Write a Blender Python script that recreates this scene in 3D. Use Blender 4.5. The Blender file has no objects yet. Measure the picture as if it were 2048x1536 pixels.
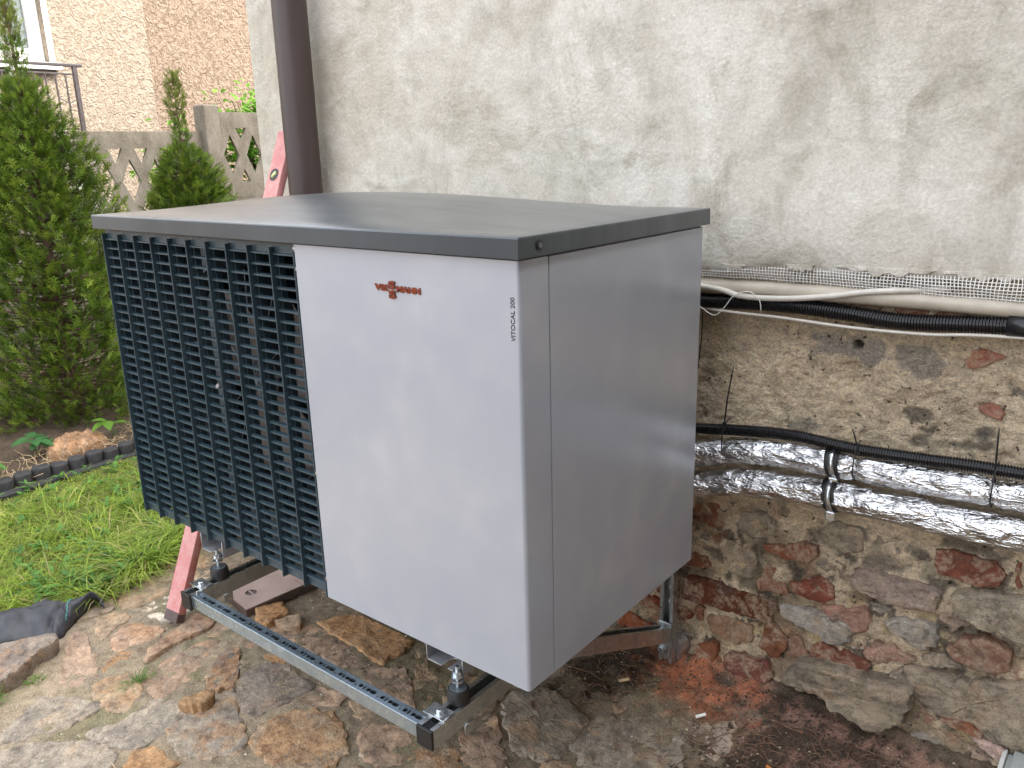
import bpy, bmesh, math, random
import numpy as np
from mathutils import Matrix, Vector

random.seed(7)
RNG = np.random.RandomState(7)
scene = bpy.context.scene

# ------------------------------------------------------------------ camera
cam = bpy.data.cameras.new('camera')
cam.sensor_width = 36.0
cam.lens = 36.0 * 1655.0 / 2048.0
cam.clip_start = 0.05
cam.clip_end = 300.0
cam_ob = bpy.data.objects.new('camera', cam)
scene.collection.objects.link(cam_ob)
yaw, pitch, roll = 0.684934, -0.2743, -0.027928
fwd = Vector((-math.sin(yaw) * math.cos(pitch), math.cos(yaw) * math.cos(pitch), math.sin(pitch)))
rgt = Vector((math.cos(yaw), math.sin(yaw), 0))
upv = rgt.cross(fwd)
r2 = rgt * math.cos(roll) + upv * math.sin(roll)
u2 = -rgt * math.sin(roll) + upv * math.cos(roll)
cm = Matrix((r2, u2, -fwd)).transposed().to_4x4()
cm.translation = Vector((0.8208, -1.0305, 0.9639))
cam_ob.matrix_world = cm
scene.camera = cam_ob

# ------------------------------------------------------------------ world and sun (bright overcast)
world = bpy.data.worlds.new("World")
scene.world = world
world.use_nodes = True
wn = world.node_tree.nodes
wl = world.node_tree.links
wn.clear()
SUN_AZ = math.radians(22)     # direction the light comes from, measured from +X
SUN_EL = math.radians(46)
sky = wn.new('ShaderNodeTexSky')
sky.sky_type = 'NISHITA'
sky.sun_disc = False
sky.sun_elevation = SUN_EL
sky.sun_rotation = math.pi / 2 - SUN_AZ
sky.dust_density = 4.0
sky.air_density = 1.0
hsv = wn.new('ShaderNodeHueSaturation')
hsv.inputs['Saturation'].default_value = 0.26
wl.new(sky.outputs[0], hsv.inputs['Color'])
bg = wn.new('ShaderNodeBackground')
bg.inputs['Strength'].default_value = 0.15
wl.new(hsv.outputs[0], bg.inputs['Color'])
wo = wn.new('ShaderNodeOutputWorld')
wl.new(bg.outputs[0], wo.inputs[0])

sun = bpy.data.lights.new('sun', 'SUN')
sun.energy = 0.5
sun.angle = math.radians(16)
sun.color = (1.0, 0.96, 0.9)
sun_ob = bpy.data.objects.new('sun', sun)
scene.collection.objects.link(sun_ob)
sd = Vector((math.cos(SUN_AZ) * math.cos(SUN_EL), math.sin(SUN_AZ) * math.cos(SUN_EL), math.sin(SUN_EL)))
sun_ob.rotation_euler = sd.to_track_quat('Z', 'Y').to_euler()
sun_ob.location = (-2, -4, 6)

scene.view_settings.view_transform = 'Standard'
scene.view_settings.look = 'None'
scene.view_settings.gamma = 1.0
scene.view_settings.use_curve_mapping = False
scene.view_settings.exposure = 2.82
scene.cycles.max_bounces = 8

# ------------------------------------------------------------------ traced outlines, in metres
PAVING = [
 ([(-1.8284,-0.303),(-1.7932,-0.2419),(-1.7528,-0.1854),(-1.7274,-0.1845),(-1.7001,-0.2039),(-1.6909,-0.2566),(-1.6436,-0.3189),(-1.6149,-0.3819),(-1.6234,-0.4324),(-1.8436,-0.3696)], (.235,.195,.16), 0.35, 0.055),
 ([(-2.0107,0.1515),(-2.0012,0.2299),(-1.9205,0.3129),(-1.8337,0.2686),(-1.8904,0.1813),(-1.9722,0.1561)], (.37,.275,.185), 0.2, 0.012),
 ([(-1.8632,0.0759),(-1.9118,0.1165),(-1.8996,0.1816),(-1.8431,0.2342),(-1.7792,0.2132),(-1.7762,0.1825),(-1.7602,0.0988),(-1.7957,0.0625)], (.37,.275,.185), 0.35, 0.014),
 ([(-1.7455,0.0931),(-1.7549,0.1753),(-1.7762,0.2308),(-1.7086,0.2362),(-1.6066,0.2052),(-1.5855,0.1502),(-1.6051,0.1015),(-1.675,0.0944)], (.56,.49,.39), 0.15, 0.012),
 ([(-1.8091,-0.0279),(-1.8019,0.0121),(-1.7673,0.0526),(-1.7172,0.0494),(-1.7063,0.0086),(-1.6881,-0.0348),(-1.6576,-0.0809),(-1.7125,-0.0713)], (.37,.275,.185), 0.2, 0.014),
 ([(-1.6247,-0.0699),(-1.6626,-0.0346),(-1.6881,0.0125),(-1.6607,0.0422),(-1.5862,0.0779),(-1.5574,0.0708),(-1.5384,0.0296),(-1.5504,-0.0239),(-1.5551,-0.0796),(-1.5823,-0.0825)], (.365,.26,.185), 0.6, 0.014),
 ([(-1.7524,-0.1515),(-1.7687,-0.1181),(-1.7531,-0.0881),(-1.6929,-0.1076),(-1.6246,-0.1272),(-1.5695,-0.1372),(-1.506,-0.1633),(-1.4766,-0.1963),(-1.4637,-0.2321),(-1.4757,-0.256),(-1.5288,-0.2656),(-1.6019,-0.2266),(-1.6478,-0.1952)], (.365,.26,.185), 0.15, 0.012),
 ([(-1.5028,-0.1574),(-1.5434,-0.1142),(-1.5487,-0.0588),(-1.5224,-0.0307),(-1.4952,-0.0449),(-1.4748,-0.0882),(-1.4647,-0.1291),(-1.474,-0.1519)], (.38,.235,.125), 0.5, 0.01),
 ([(-1.4453,-0.2034),(-1.455,-0.1492),(-1.4204,-0.1077),(-1.383,-0.1112),(-1.3022,-0.134),(-1.2886,-0.1602),(-1.2596,-0.2086),(-1.3003,-0.2321),(-1.3668,-0.2257),(-1.4101,-0.2218)], (.37,.275,.185), 0.45, 0.012),
 ([(-1.4395,-0.051),(-1.4863,-0.0093),(-1.5047,0.0481),(-1.5242,0.1171),(-1.5588,0.1791),(-1.5048,0.1891),(-1.4518,0.1894),(-1.4409,0.1316),(-1.4504,0.0524),(-1.4398,-0.0092)], (.365,.26,.185), 0.3, 0.022),
 ([(-1.427,-0.4591),(-1.45,-0.4183),(-1.4888,-0.38),(-1.5148,-0.3145),(-1.4389,-0.2651),(-1.3788,-0.2346),(-1.3379,-0.2394),(-1.3279,-0.2868),(-1.3242,-0.3435),(-1.3534,-0.3911),(-1.371,-0.4358),(-1.399,-0.4569)], (.31,.265,.21), 0.12, 0.012),
 ([(-1.3375,-0.51),(-1.3575,-0.4596),(-1.3013,-0.3959),(-1.2068,-0.3218),(-1.1593,-0.3106),(-1.1106,-0.304),(-1.0839,-0.3305),(-1.0341,-0.3709),(-1.2126,-0.538)], (.31,.265,.21), 0.08, 0.014),
 ([(-1.2534,-0.3032),(-1.2287,-0.2522),(-1.2256,-0.2033),(-1.2411,-0.1314),(-1.1826,-0.102),(-1.1171,-0.0776),(-1.0978,-0.1541),(-1.086,-0.2156),(-1.091,-0.2623),(-1.145,-0.2968),(-1.2031,-0.3097)], (.31,.265,.21), 0.05, 0.016),
 ([(-1.0638,-0.3038),(-1.0849,-0.2727),(-1.0648,-0.2274),(-1.0198,-0.2237),(-0.9848,-0.2328),(-0.9468,-0.2157),(-0.9621,-0.2558),(-0.9609,-0.2939),(-1.0015,-0.3354)], (.38,.235,.125), 0.4, 0.014),
 ([(-1.3574,-0.0964),(-1.3906,-0.0339),(-1.4026,0.058),(-1.3919,0.1274),(-1.3259,0.1407),(-1.2959,0.0859),(-1.2676,0.0252),(-1.2469,-0.0371),(-1.2352,-0.088),(-1.2568,-0.1114),(-1.3128,-0.1163)], (.365,.26,.185), 0.3, 0.01),
 ([(-1.2746,0.0822),(-1.2949,0.1263),(-1.268,0.1635),(-1.165,0.0907),(-1.13,0.0546),(-1.1199,0.0394),(-1.1395,0.0099),(-1.1753,-0.0093),(-1.214,0.0229)], (.235,.195,.16), 0.8, 0.016),
 ([(-1.4343,0.1468),(-1.4642,0.21),(-1.3878,0.2184),(-1.3647,0.1797),(-1.4055,0.1315)], (.37,.275,.185), 0.3, 0.012),
 ([(-1.1443,-0.115),(-1.1416,-0.0778),(-1.1189,-0.0358),(-1.0985,-0.0242),(-1.0717,-0.0609),(-1.0662,-0.0877),(-1.1228,-0.1197)], (.38,.235,.125), 0.3, 0.045),
 ([(-1.086,-0.1712),(-1.0943,-0.0983),(-1.0847,-0.0569),(-1.103,-0.0213),(-1.1061,0.0347),(-1.0739,0.022),(-0.9982,-0.0197),(-0.8897,-0.0682),(-0.8606,-0.107),(-0.8912,-0.136),(-0.9158,-0.1722),(-0.9762,-0.194),(-1.0475,-0.1929)], (.31,.265,.21), 0.55, 0.016),
 ([(-1.099,0.051),(-1.1282,0.0747),(-1.1539,0.1184),(-1.1448,0.1574),(-1.0736,0.194),(-1.0094,0.1785),(-0.9364,0.187),(-0.9264,0.1427),(-0.9362,0.0924),(-0.9478,0.0281),(-0.9844,-0.0129),(-1.0531,0.0122)], (.235,.195,.16), 0.25, 0.014),
 ([(-1.2305,0.2025),(-1.2135,0.2238),(-1.1033,0.2202),(-1.0789,0.1974),(-1.1546,0.1822),(-1.1973,0.1842)], (.38,.235,.125), 0.5, 0.01),
 ([(-1.3209,0.1978),(-1.2772,0.23),(-1.23,0.2116),(-1.2667,0.1757)], (.365,.26,.185), 0.3, 0.01),
 ([(-0.9267,0.0854),(-0.9157,0.1434),(-0.9104,0.1988),(-0.8314,0.2135),(-0.8013,0.1651),(-0.8505,0.1283),(-0.8987,0.0993)], (.365,.26,.185), 0.3, 0.014),
 ([(-0.8764,-0.0613),(-0.9061,-0.0007),(-0.8843,0.0759),(-0.8268,0.1188),(-0.7696,0.1346),(-0.6906,0.0906),(-0.6423,0.0542),(-0.6393,0.01),(-0.6553,-0.0337),(-0.6749,-0.0618),(-0.7414,-0.0784),(-0.829,-0.0744)], (.37,.275,.185), 0.75, 0.018),
 ([(-1.3109,0.2939),(-1.2282,0.3547),(-1.161,0.3853),(-1.0529,0.365),(-1.0516,0.2882),(-1.122,0.2789),(-1.2454,0.2769)], (.365,.26,.185), 0.25, 0.012),
 ([(-1.0397,0.2886),(-1.0407,0.3652),(-0.971,0.3733),(-0.889,0.3426),(-0.8887,0.2872),(-0.9675,0.2844)], (.365,.26,.185), 0.1, 0.012),
 ([(-1.3977,0.3108),(-1.3725,0.3904),(-1.2928,0.3579),(-1.2908,0.3108),(-1.2954,0.2695),(-1.3323,0.2707)], (.38,.235,.125), 0.95, 0.03),
 ([(-1.2876,0.3035),(-1.2687,0.3657),(-1.2383,0.3686),(-1.1939,0.3348),(-1.2379,0.3024)], (.37,.275,.185), 0.4, 0.03),
 ([(-1.1775,0.3991),(-1.1541,0.4548),(-1.1213,0.4984),(-1.0498,0.5025),(-0.9559,0.5059),(-0.8665,0.5043),(-0.8512,0.4507),(-0.8574,0.3713),(-0.9306,0.375),(-1.009,0.3858),(-1.0952,0.385)], (.38,.235,.125), 0.7, 0.018),
 ([(-1.2745,0.4264),(-1.2641,0.5057),(-1.1846,0.5125),(-1.1698,0.4833),(-1.2102,0.4241)], (.31,.265,.21), 0.2, 0.008),
 ([(-0.8741,0.2945),(-0.8661,0.3479),(-0.7712,0.3945),(-0.7014,0.347),(-0.6297,0.2864),(-0.6903,0.2759),(-0.7955,0.2844)], (.365,.26,.185), 0.2, 0.014),
 ([(-0.8195,0.4853),(-0.8068,0.5119),(-0.724,0.4331),(-0.6485,0.4197),(-0.6055,0.3637),(-0.6077,0.2993),(-0.6313,0.2954),(-0.7091,0.3596)], (.37,.275,.185), 0.5, 0.012),
 ([(-0.8069,0.2027),(-0.7485,0.2321),(-0.6612,0.2287),(-0.6635,0.207),(-0.7325,0.162)], (.37,.275,.185), 0.3, 0.01),
 ([(-0.6871,0.1502),(-0.6596,0.1805),(-0.577,0.2199),(-0.5159,0.1553),(-0.5098,0.1134),(-0.5412,0.0727),(-0.5969,0.0709),(-0.6565,0.11)], (.365,.26,.185), 0.2, 0.014),
 ([(-0.5418,0.1992),(-0.5041,0.1851),(-0.4701,0.1927),(-0.4496,0.2141),(-0.448,0.2513),(-0.399,0.2171),(-0.3429,0.1647),(-0.4298,0.0883),(-0.4956,0.1443)], (.37,.275,.185), 0.65, 0.012),
 ([(-0.4615,0.2816),(-0.4577,0.3283),(-0.4363,0.3973),(-0.4018,0.3726),(-0.3526,0.3253),(-0.2512,0.2267),(-0.3298,0.1673)], (.365,.26,.185), 0.25, 0.014),
 ([(-0.4419,0.438),(-0.4481,0.4969),(-0.3932,0.5595),(-0.3538,0.5564),(-0.2707,0.5403),(-0.2276,0.5276),(-0.216,0.4785),(-0.2021,0.3975),(-0.2208,0.3484),(-0.2617,0.322),(-0.3017,0.3138),(-0.3852,0.3852)], (.31,.265,.21), 0.4, 0.02),
 ([(-0.3849,0.585),(-0.3736,0.6213),(-0.338,0.6477),(-0.3158,0.6642),(-0.2575,0.6853),(-0.2421,0.6162),(-0.2429,0.5692),(-0.2466,0.5513),(-0.3152,0.5669)], (.31,.265,.21), 0.15, 0.012),
 ([(-0.4053,0.7459),(-0.3723,0.8013),(-0.3221,0.8198),(-0.2942,0.7329),(-0.3355,0.6735),(-0.371,0.6759)], (.31,.265,.21), 0.4, 0.008),
 ([(-0.214,0.6216),(-0.2391,0.6663),(-0.2155,0.7002),(-0.161,0.6978),(-0.123,0.6792),(-0.1296,0.6388),(-0.1901,0.5935)], (.365,.26,.185), 0.3, 0.012),
 ([(-0.2144,0.5423),(-0.2065,0.568),(-0.1152,0.6313),(-0.0702,0.6502),(-0.033,0.6347),(-0.0097,0.6332),(0.0504,0.5191),(0.0466,0.4671),(-0.0783,0.3608),(-0.1282,0.3514),(-0.1488,0.3902),(-0.202,0.4246),(-0.2276,0.4793)], (.31,.265,.21), 0.2, 0.014),
 ([(-0.2549,0.274),(-0.2402,0.3256),(-0.188,0.3606),(-0.1496,0.3559),(-0.1329,0.3235),(-0.2338,0.2474)], (.37,.275,.185), 0.5, 0.014),
 ([(0.0143,0.6513),(0.027,0.7035),(0.085,0.7494),(0.1027,0.7222),(0.1154,0.6765),(0.1257,0.6312),(0.0831,0.5733),(0.0438,0.6093)], (.42,.34,.27), 0.1, 0.014),
 ([(0.0389,0.8769),(0.0835,0.8783),(0.1336,0.864),(0.1533,0.8288),(0.1357,0.7439),(0.1087,0.733),(0.0981,0.8123)], (.42,.17,.11), 0.1, 0.01),
 ([(0.2264,0.8151),(0.3016,0.8576),(0.3465,0.8238),(0.4104,0.8415),(0.4243,0.7932),(0.3764,0.7737),(0.3395,0.7796),(0.2677,0.7778)], (.42,.17,.11), 0.1, 0.008),
 ([(0.0278,0.814),(0.0443,0.8524),(0.0951,0.8133),(0.1005,0.7395),(0.059,0.7469)], (.40,.14,.08), 0.1, 0.008),
]
MASONRY = [
 ([(0.0796,-0.0492),(0.1118,-0.0397),(0.1324,-0.0399),(0.1432,-0.0273),(0.1881,-0.0172),(0.2192,-0.0233),(0.1915,-0.0658),(0.1521,-0.0749),(0.111,-0.0749),(0.0839,-0.0703)], (.27,.095,.055), 0, 0.012, 'brick'),
 ([(0.1381,-0.1303),(0.1619,-0.1353),(0.2031,-0.1091),(0.2359,-0.0983),(0.2643,-0.1107),(0.2717,-0.1361),(0.2379,-0.1635),(0.1985,-0.166),(0.1609,-0.1645)], (.25,.075,.05), 0, 0.012, 'brick'),
 ([(-0.1306,-0.2138),(-0.0801,-0.2042),(0.0084,-0.2087),(0.0652,-0.2111),(0.1167,-0.2032),(0.1167,-0.2279),(0.0995,-0.2708),(0.0438,-0.2777),(-0.0271,-0.2792),(-0.1283,-0.2815),(-0.1492,-0.2833),(-0.1513,-0.217)], (.13,.04,.022), 0, 0.014, 'brick'),
 ([(-0.1353,-0.1374),(-0.0915,-0.1343),(-0.0737,-0.1628),(-0.1066,-0.1801),(-0.1545,-0.1814),(-0.1558,-0.1436)], (.215,.075,.045), 0, 0.01, 'brick'),
 ([(0.1212,-0.2154),(0.1851,-0.1994),(0.2417,-0.1951),(0.2974,-0.2032),(0.3336,-0.1992),(0.3258,-0.2208),(0.2918,-0.2704),(0.2477,-0.2764),(0.2263,-0.2554),(0.1767,-0.2479),(0.1352,-0.2467)], (.36,.33,.29), 0, 0.016, 'stone'),
 ([(0.2254,-0.1785),(0.2809,-0.1621),(0.3053,-0.1566),(0.3399,-0.1475),(0.355,-0.1672),(0.343,-0.216),(0.3104,-0.2188),(0.2534,-0.2075)], (.38,.22,.165), 0, 0.014, 'stone'),
 ([(-0.0742,-0.3155),(-0.0278,-0.3057),(0.0562,-0.3058),(0.0632,-0.3478),(0.0082,-0.3726),(-0.0689,-0.3632)], (.34,.20,.13), 0, 0.01, 'brick'),
 ([(0.0808,-0.337),(0.0884,-0.2772),(0.1154,-0.2761),(0.148,-0.2874),(0.1603,-0.315),(0.1366,-0.3601),(0.1047,-0.3699),(0.0833,-0.3571)], (.22,.085,.045), 0, 0.016, 'brick'),
 ([(0.1631,-0.2885),(0.1886,-0.2817),(0.2101,-0.3317),(0.1829,-0.3514),(0.1514,-0.3523),(0.1626,-0.3211)], (.27,.15,.11), 0, 0.014, 'brick'),
 ([(0.2211,-0.2873),(0.2454,-0.2751),(0.2834,-0.2886),(0.3317,-0.2891),(0.3597,-0.2861),(0.3589,-0.3314),(0.3248,-0.3515),(0.2754,-0.3435),(0.2223,-0.3392)], (.24,.08,.055), 0, 0.018, 'brick'),
 ([(-0.0151,-0.4084),(0.0361,-0.3941),(0.0814,-0.4004),(0.0972,-0.3878),(0.1168,-0.395),(0.1248,-0.4373),(0.0818,-0.4587),(-0.0097,-0.4629)], (.19,.07,.055), 0, 0.022, 'brick'),
 ([(0.1627,-0.3937),(0.1814,-0.3593),(0.2075,-0.3282),(0.2418,-0.317),(0.3027,-0.3171),(0.3615,-0.3172),(0.4646,-0.2944),(0.4685,-0.344),(0.4594,-0.3866),(0.4031,-0.4357),(0.3793,-0.4442),(0.3402,-0.4283),(0.2987,-0.4215),(0.2763,-0.4172),(0.2725,-0.3986),(0.2421,-0.3917),(0.1967,-0.3968)], (.235,.195,.145), 0.15, 0.07, 'stone'),
 ([(0.3784,-0.1691),(0.4079,-0.1476),(0.4719,-0.1347),(0.5059,-0.1376),(0.5073,-0.1917),(0.4745,-0.2046),(0.4414,-0.199),(0.3958,-0.1869)], (.33,.30,.26), 0, 0.018, 'stone'),
 ([(0.5328,-0.1763),(0.5514,-0.1408),(0.5761,-0.1288),(0.6342,-0.1263),(0.6528,-0.1388),(0.6564,-0.1847),(0.6408,-0.1988),(0.6046,-0.2063),(0.5642,-0.2024),(0.5396,-0.2021)], (.27,.14,.10), 0, 0.028, 'brick'),
 ([(0.5278,-0.0415),(0.5489,-0.0228),(0.6142,-0.0061),(0.6861,-0.0004),(0.6992,-0.106),(0.6585,-0.1051),(0.6249,-0.0981),(0.5865,-0.0953),(0.5536,-0.0872),(0.531,-0.0722)], (.33,.28,.21), 0, 0.035, 'stone'),
 ([(0.4824,0.0566),(0.5122,0.0641),(0.5583,0.0613),(0.6056,0.0565),(0.619,0.0359),(0.6091,0.0076),(0.5659,-0.0068),(0.5426,-0.0031),(0.4859,-0.0014),(0.4778,0.0193)], (.22,.075,.05), 0, 0.014, 'brick'),
 ([(0.2997,-0.0719),(0.3187,-0.0411),(0.3714,-0.0425),(0.4614,-0.0368),(0.4913,-0.0445),(0.4979,-0.0627),(0.4968,-0.0986),(0.4337,-0.1091),(0.3775,-0.1106),(0.3024,-0.1053)], (.36,.28,.23), 0, 0.018, 'stone'),
 ([(0.6395,0.0763),(0.6504,0.0743),(0.6436,0.0421),(0.6577,0.0137),(0.6419,0.0112),(0.6353,0.0394)], (.215,.075,.045), 0, 0.01, 'brick'),
 ([(0.3691,-0.2384),(0.4141,-0.2317),(0.4637,-0.2416),(0.4462,-0.265),(0.3726,-0.2785),(0.3487,-0.2715)], (.34,.21,.16), 0, 0.012, 'stone'),
 ([(0.4123,-0.3065),(0.4486,-0.2639),(0.5281,-0.2628),(0.6261,-0.2314),(0.7069,-0.2066),(0.7266,-0.3656),(0.6529,-0.3785),(0.62,-0.3705),(0.5594,-0.3615),(0.5255,-0.3609),(0.4899,-0.3498),(0.4568,-0.326)], (.27,.225,.17), 0.1, 0.022, 'stone'),
 ([(0.5302,-0.3595),(0.5712,-0.3512),(0.6229,-0.3587),(0.6227,-0.3748),(0.6046,-0.3756),(0.5459,-0.3685)], (.27,.11,.065), 0, 0.034, 'brick'),
 ([(0.6044,-0.3809),(0.6442,-0.3775),(0.6748,-0.3863),(0.6685,-0.416),(0.638,-0.41),(0.6103,-0.3969)], (.50,.36,.30), 0, 0.03, 'stone'),
 ([(0.4904,0.5041),(0.5008,0.528),(0.5258,0.5336),(0.5727,0.5251),(0.5333,0.5051),(0.5161,0.4877),(0.4963,0.4899)], (.36,.13,.085), 0, 0.007, 'brick'),
 ([(0.5215,0.397),(0.5491,0.4197),(0.5778,0.4096),(0.5783,0.387),(0.5618,0.3839)], (.36,.15,.11), 0, 0.005, 'brick'),
 ([(0.3345,0.6119),(0.4,0.608),(0.4083,0.5926),(0.3361,0.5942)], (.33,.15,.09), 0, 0.01, 'brick'),
 ([(0.2414,0.6124),(0.308,0.6133),(0.3096,0.5954),(0.2428,0.5955)], (.30,.2,.14), 0, 0.01, 'brick'),
 ([(0.4202,0.6087),(0.4885,0.6056),(0.4897,0.5948),(0.4219,0.5927)], (.30,.16,.10), 0, 0.01, 'brick'),
 ([(-0.3549,-0.4133),(-0.3333,-0.3985),(-0.2552,-0.4118),(-0.2757,-0.4335),(-0.3545,-0.4594),(-0.3767,-0.4498)], (.26,.075,.035), 0, 0.014, 'brick'),
 ([(-0.3066,-0.3482),(-0.2516,-0.3087),(-0.2068,-0.3337),(-0.2062,-0.3555),(-0.2436,-0.3604),(-0.2889,-0.3558)], (.24,.065,.035), 0, 0.012, 'brick'),
 ([(-0.1064,-0.4191),(-0.0505,-0.3874),(-0.0371,-0.4086),(-0.0532,-0.4719),(-0.1014,-0.4679),(-0.112,-0.445)], (.25,.095,.05), 0, 0.016, 'brick'),
 ([(-0.1684,-0.3145),(-0.1361,-0.3047),(-0.1282,-0.3467),(-0.1637,-0.363)], (.2,.06,.03), 0, 0.01, 'brick'),
 ([(0.3648,-0.2321),(0.4116,-0.2234),(0.4242,-0.2468),(0.4038,-0.2806),(0.3428,-0.2925),(0.3455,-0.259)], (.34,.21,.16), 0, 0.01, 'stone'),
]
PATCHES = [
 ([(0.3452,0.5196),(0.3633,0.5296),(0.4145,0.5308),(0.4385,0.5185),(0.4503,0.4921),(0.4348,0.4667),(0.4103,0.4579),(0.3758,0.4738),(0.3495,0.4728)], (.40,.35,.29)),
 ([(0.163,0.5246),(0.2009,0.5374),(0.2731,0.5291),(0.3334,0.5246),(0.3339,0.4956),(0.3003,0.4699),(0.2487,0.4844),(0.1793,0.4814)], (.42,.37,.32)),
 ([(0.3651,0.3842),(0.4339,0.3854),(0.4411,0.3602),(0.4002,0.3445),(0.3697,0.3606)], (.14,.12,.105)),
 ([(0.4228,0.3326),(0.4558,0.3523),(0.4367,0.311)], (.16,.14,.12)),
 ([(0.4823,0.3176),(0.5471,0.336),(0.569,0.3145),(0.5305,0.2879),(0.4612,0.2999)], (.18,.16,.13)),
 ([(0.3777,0.3018),(0.413,0.3117),(0.4615,0.2972),(0.3959,0.289)], (.18,.16,.13)),
 ([(0.5679,0.469),(0.5778,0.473),(0.5923,0.4555),(0.605,0.4453),(0.5819,0.439)], (.14,.13,.12)),
 ([(0.5277,0.3529),(0.5481,0.3646),(0.555,0.3427),(0.5321,0.333)], (.15,.14,.14)),
 ([(-0.0971,-0.1165),(-0.0035,-0.0951),(0.0172,-0.1285),(-0.0304,-0.1367),(-0.0795,-0.1383)], (.16,.14,.11)),
 ([(0.034,-0.0904),(0.0645,-0.0297),(0.0896,0.0028),(0.07,-0.0731),(0.0541,-0.117),(0.0234,-0.1266)], (.15,.13,.10)),
 ([(0.0179,-0.1416),(0.0665,-0.1197),(0.0987,-0.1486),(0.0584,-0.195),(0.0077,-0.1918)], (.20,.17,.12)),
 ([(0.1646,0.0144),(0.2192,0.0328),(0.2487,0.0049),(0.1891,-0.0125)], (.22,.19,.15)),
 ([(0.4688,0.0654),(0.5056,0.0989),(0.597,0.0921),(0.6301,0.0883),(0.6013,0.0547),(0.5561,0.0575),(0.5093,0.0631),(0.4772,0.0535)], (.15,.13,.11)),
 ([(0.4181,0.0329),(0.4643,0.0381),(0.4821,0.0058),(0.4329,0.008)], (.16,.14,.12)),
 ([(0.4703,-0.0214),(0.5173,-0.0119),(0.5263,-0.0293),(0.4929,-0.0523),(0.4697,-0.0393)], (.13,.12,.105)),
 ([(0.6032,0.0385),(0.6302,0.0333),(0.6295,0.0024),(0.5631,-0.0256),(0.5597,-0.0153),(0.6054,-0)], (.16,.14,.12)),
 ([(0.306,-0.019),(0.3423,-0.0079),(0.4244,-0.0065),(0.3715,-0.0413),(0.3185,-0.0398)], (.22,.19,.16)),
 ([(0.5026,-0.0994),(0.5513,-0.1085),(0.6674,-0.1315),(0.6249,-0.1482),(0.5324,-0.1543),(0.5021,-0.1416)], (.20,.175,.14)),
 ([(0.4585,-0.2639),(0.5208,-0.2383),(0.5438,-0.258),(0.4814,-0.2734)], (.15,.13,.16)),
 ([(0.5847,-0.2539),(0.6426,-0.237),(0.6726,-0.2446),(0.6054,-0.2582)], (.2,.18,.18)),
 ([(-0.076,-0.0632),(-0.0467,-0.0615),(-0.0523,-0.083),(-0.0785,-0.084)], (.25,.095,.05)),
 ([(0.2275,0.0321),(0.2433,0.0395),(0.2627,0.033),(0.2614,0.0146),(0.2387,-0.0072),(0.2266,0.0076)], (.42,.17,.10)),
 ([(0.2934,0.0686),(0.3154,0.0597),(0.3148,0.0354),(0.291,0.0316)], (.10,.10,.11)),
 ([(0.2996,0.025),(0.3127,0.0288),(0.3142,0.011),(0.3009,0.0101)], (.30,.14,.06)),
 ([(0.1227,0.3071),(0.1675,0.3124),(0.1964,0.2945),(0.1531,0.2773),(0.1182,0.2884)], (.36,.33,.27)),
]
DUST = [(-0.2521,0.9084),(-0.207,0.9106),(-0.1606,0.9083),(-0.1148,0.9423),(-0.0678,0.9414),(-0.0202,0.9303),(0.0348,0.8932),(0.0806,0.9058),(0.0956,0.7938),(0.0586,0.7661),(-0.0208,0.7266),(-0.126,0.7518),(-0.1872,0.7722),(-0.2359,0.8285)]
GRASS_EDGE = [(-2.1509,-0.3714),(-2.1172,-0.2953),(-2.0965,-0.2119),(-2.061,-0.1311),(-2.0101,-0.0375),(-1.9196,0.0492),(-1.9759,0.167),(-2.0287,0.3407),(-2.1085,0.4917),(-2.2776,0.7585)]
SOIL = [(-0.4275,0.6344),(-0.3938,0.8472),(-0.2348,0.9647),(-0.1732,0.7656),(-0.2618,0.6438),(-0.3771,0.6138)]
SOIL_B = [(0.0556,0.5095),(0.0985,0.6399),(0.1191,0.7438),(0.1082,0.8663),(0.1746,0.9828),(0.2967,0.9812),(0.399,0.9349),(0.5194,0.8285),(0.148,0.4304)]
MEMB_FRONT = [(-1.9471, -0.3533, 0),(-1.8938, -0.2869, 0),(-1.8367, -0.2208, 0),(-1.7825, -0.1601, 0),(-1.8073, -0.1183, 0),(-1.8604, -0.0462, 0),(-1.8927, 0.0363, 0)]
MEMB_BACK = [(-2.0397, -0.3153, 0),(-2.0331, -0.2291, 0),(-2.0020, -0.1642, 0),(-1.9807, -0.1016, 0),(-1.9208, -0.0378, 0),(-1.8814, 0.0110, 0),(-1.8311, 0.0158, 0)]


# ------------------------------------------------------------------ helpers
COL = scene.collection
G0 = -0.5            # level of the paving joints
WALL_Y = 0.92        # face of the old masonry
PLASTER_Y = 0.87


def link(o, parent=None):
    COL.objects.link(o)
    if parent is not None:
        o.parent = parent
        o.matrix_parent_inverse = parent_inv(parent)
    return o


def world_m(o):
    return o.matrix_basis.copy() if o.parent is None else world_m(o.parent) @ o.matrix_parent_inverse @ o.matrix_basis


def parent_inv(p):
    return world_m(p).inverted()


def thing(name, label, cat, loc=(0, 0, 0), group=None):
    o = bpy.data.objects.new(name, None)
    o.location = loc
    o.empty_display_size = 0.05
    COL.objects.link(o)
    return tag(o, label, cat, group)


def tag(o, label=None, cat=None, group=None, kind=None):
    if label: o['label'] = label
    if cat: o['category'] = cat
    if group: o['group'] = group
    if kind: o['kind'] = kind
    return o


def obj(name, verts, faces, mat, parent=None, smooth=False, loc=None):
    me = bpy.data.meshes.new(name)
    me.from_pydata([tuple(v) for v in verts], [], [tuple(f) for f in faces])
    if smooth:
        me.polygons.foreach_set('use_smooth', [True] * len(me.polygons))
    if mat is not None:
        me.materials.append(mat)
    me.update()
    o = bpy.data.objects.new(name, me)
    if loc is not None:
        o.location = loc
    return link(o, parent)


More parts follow.
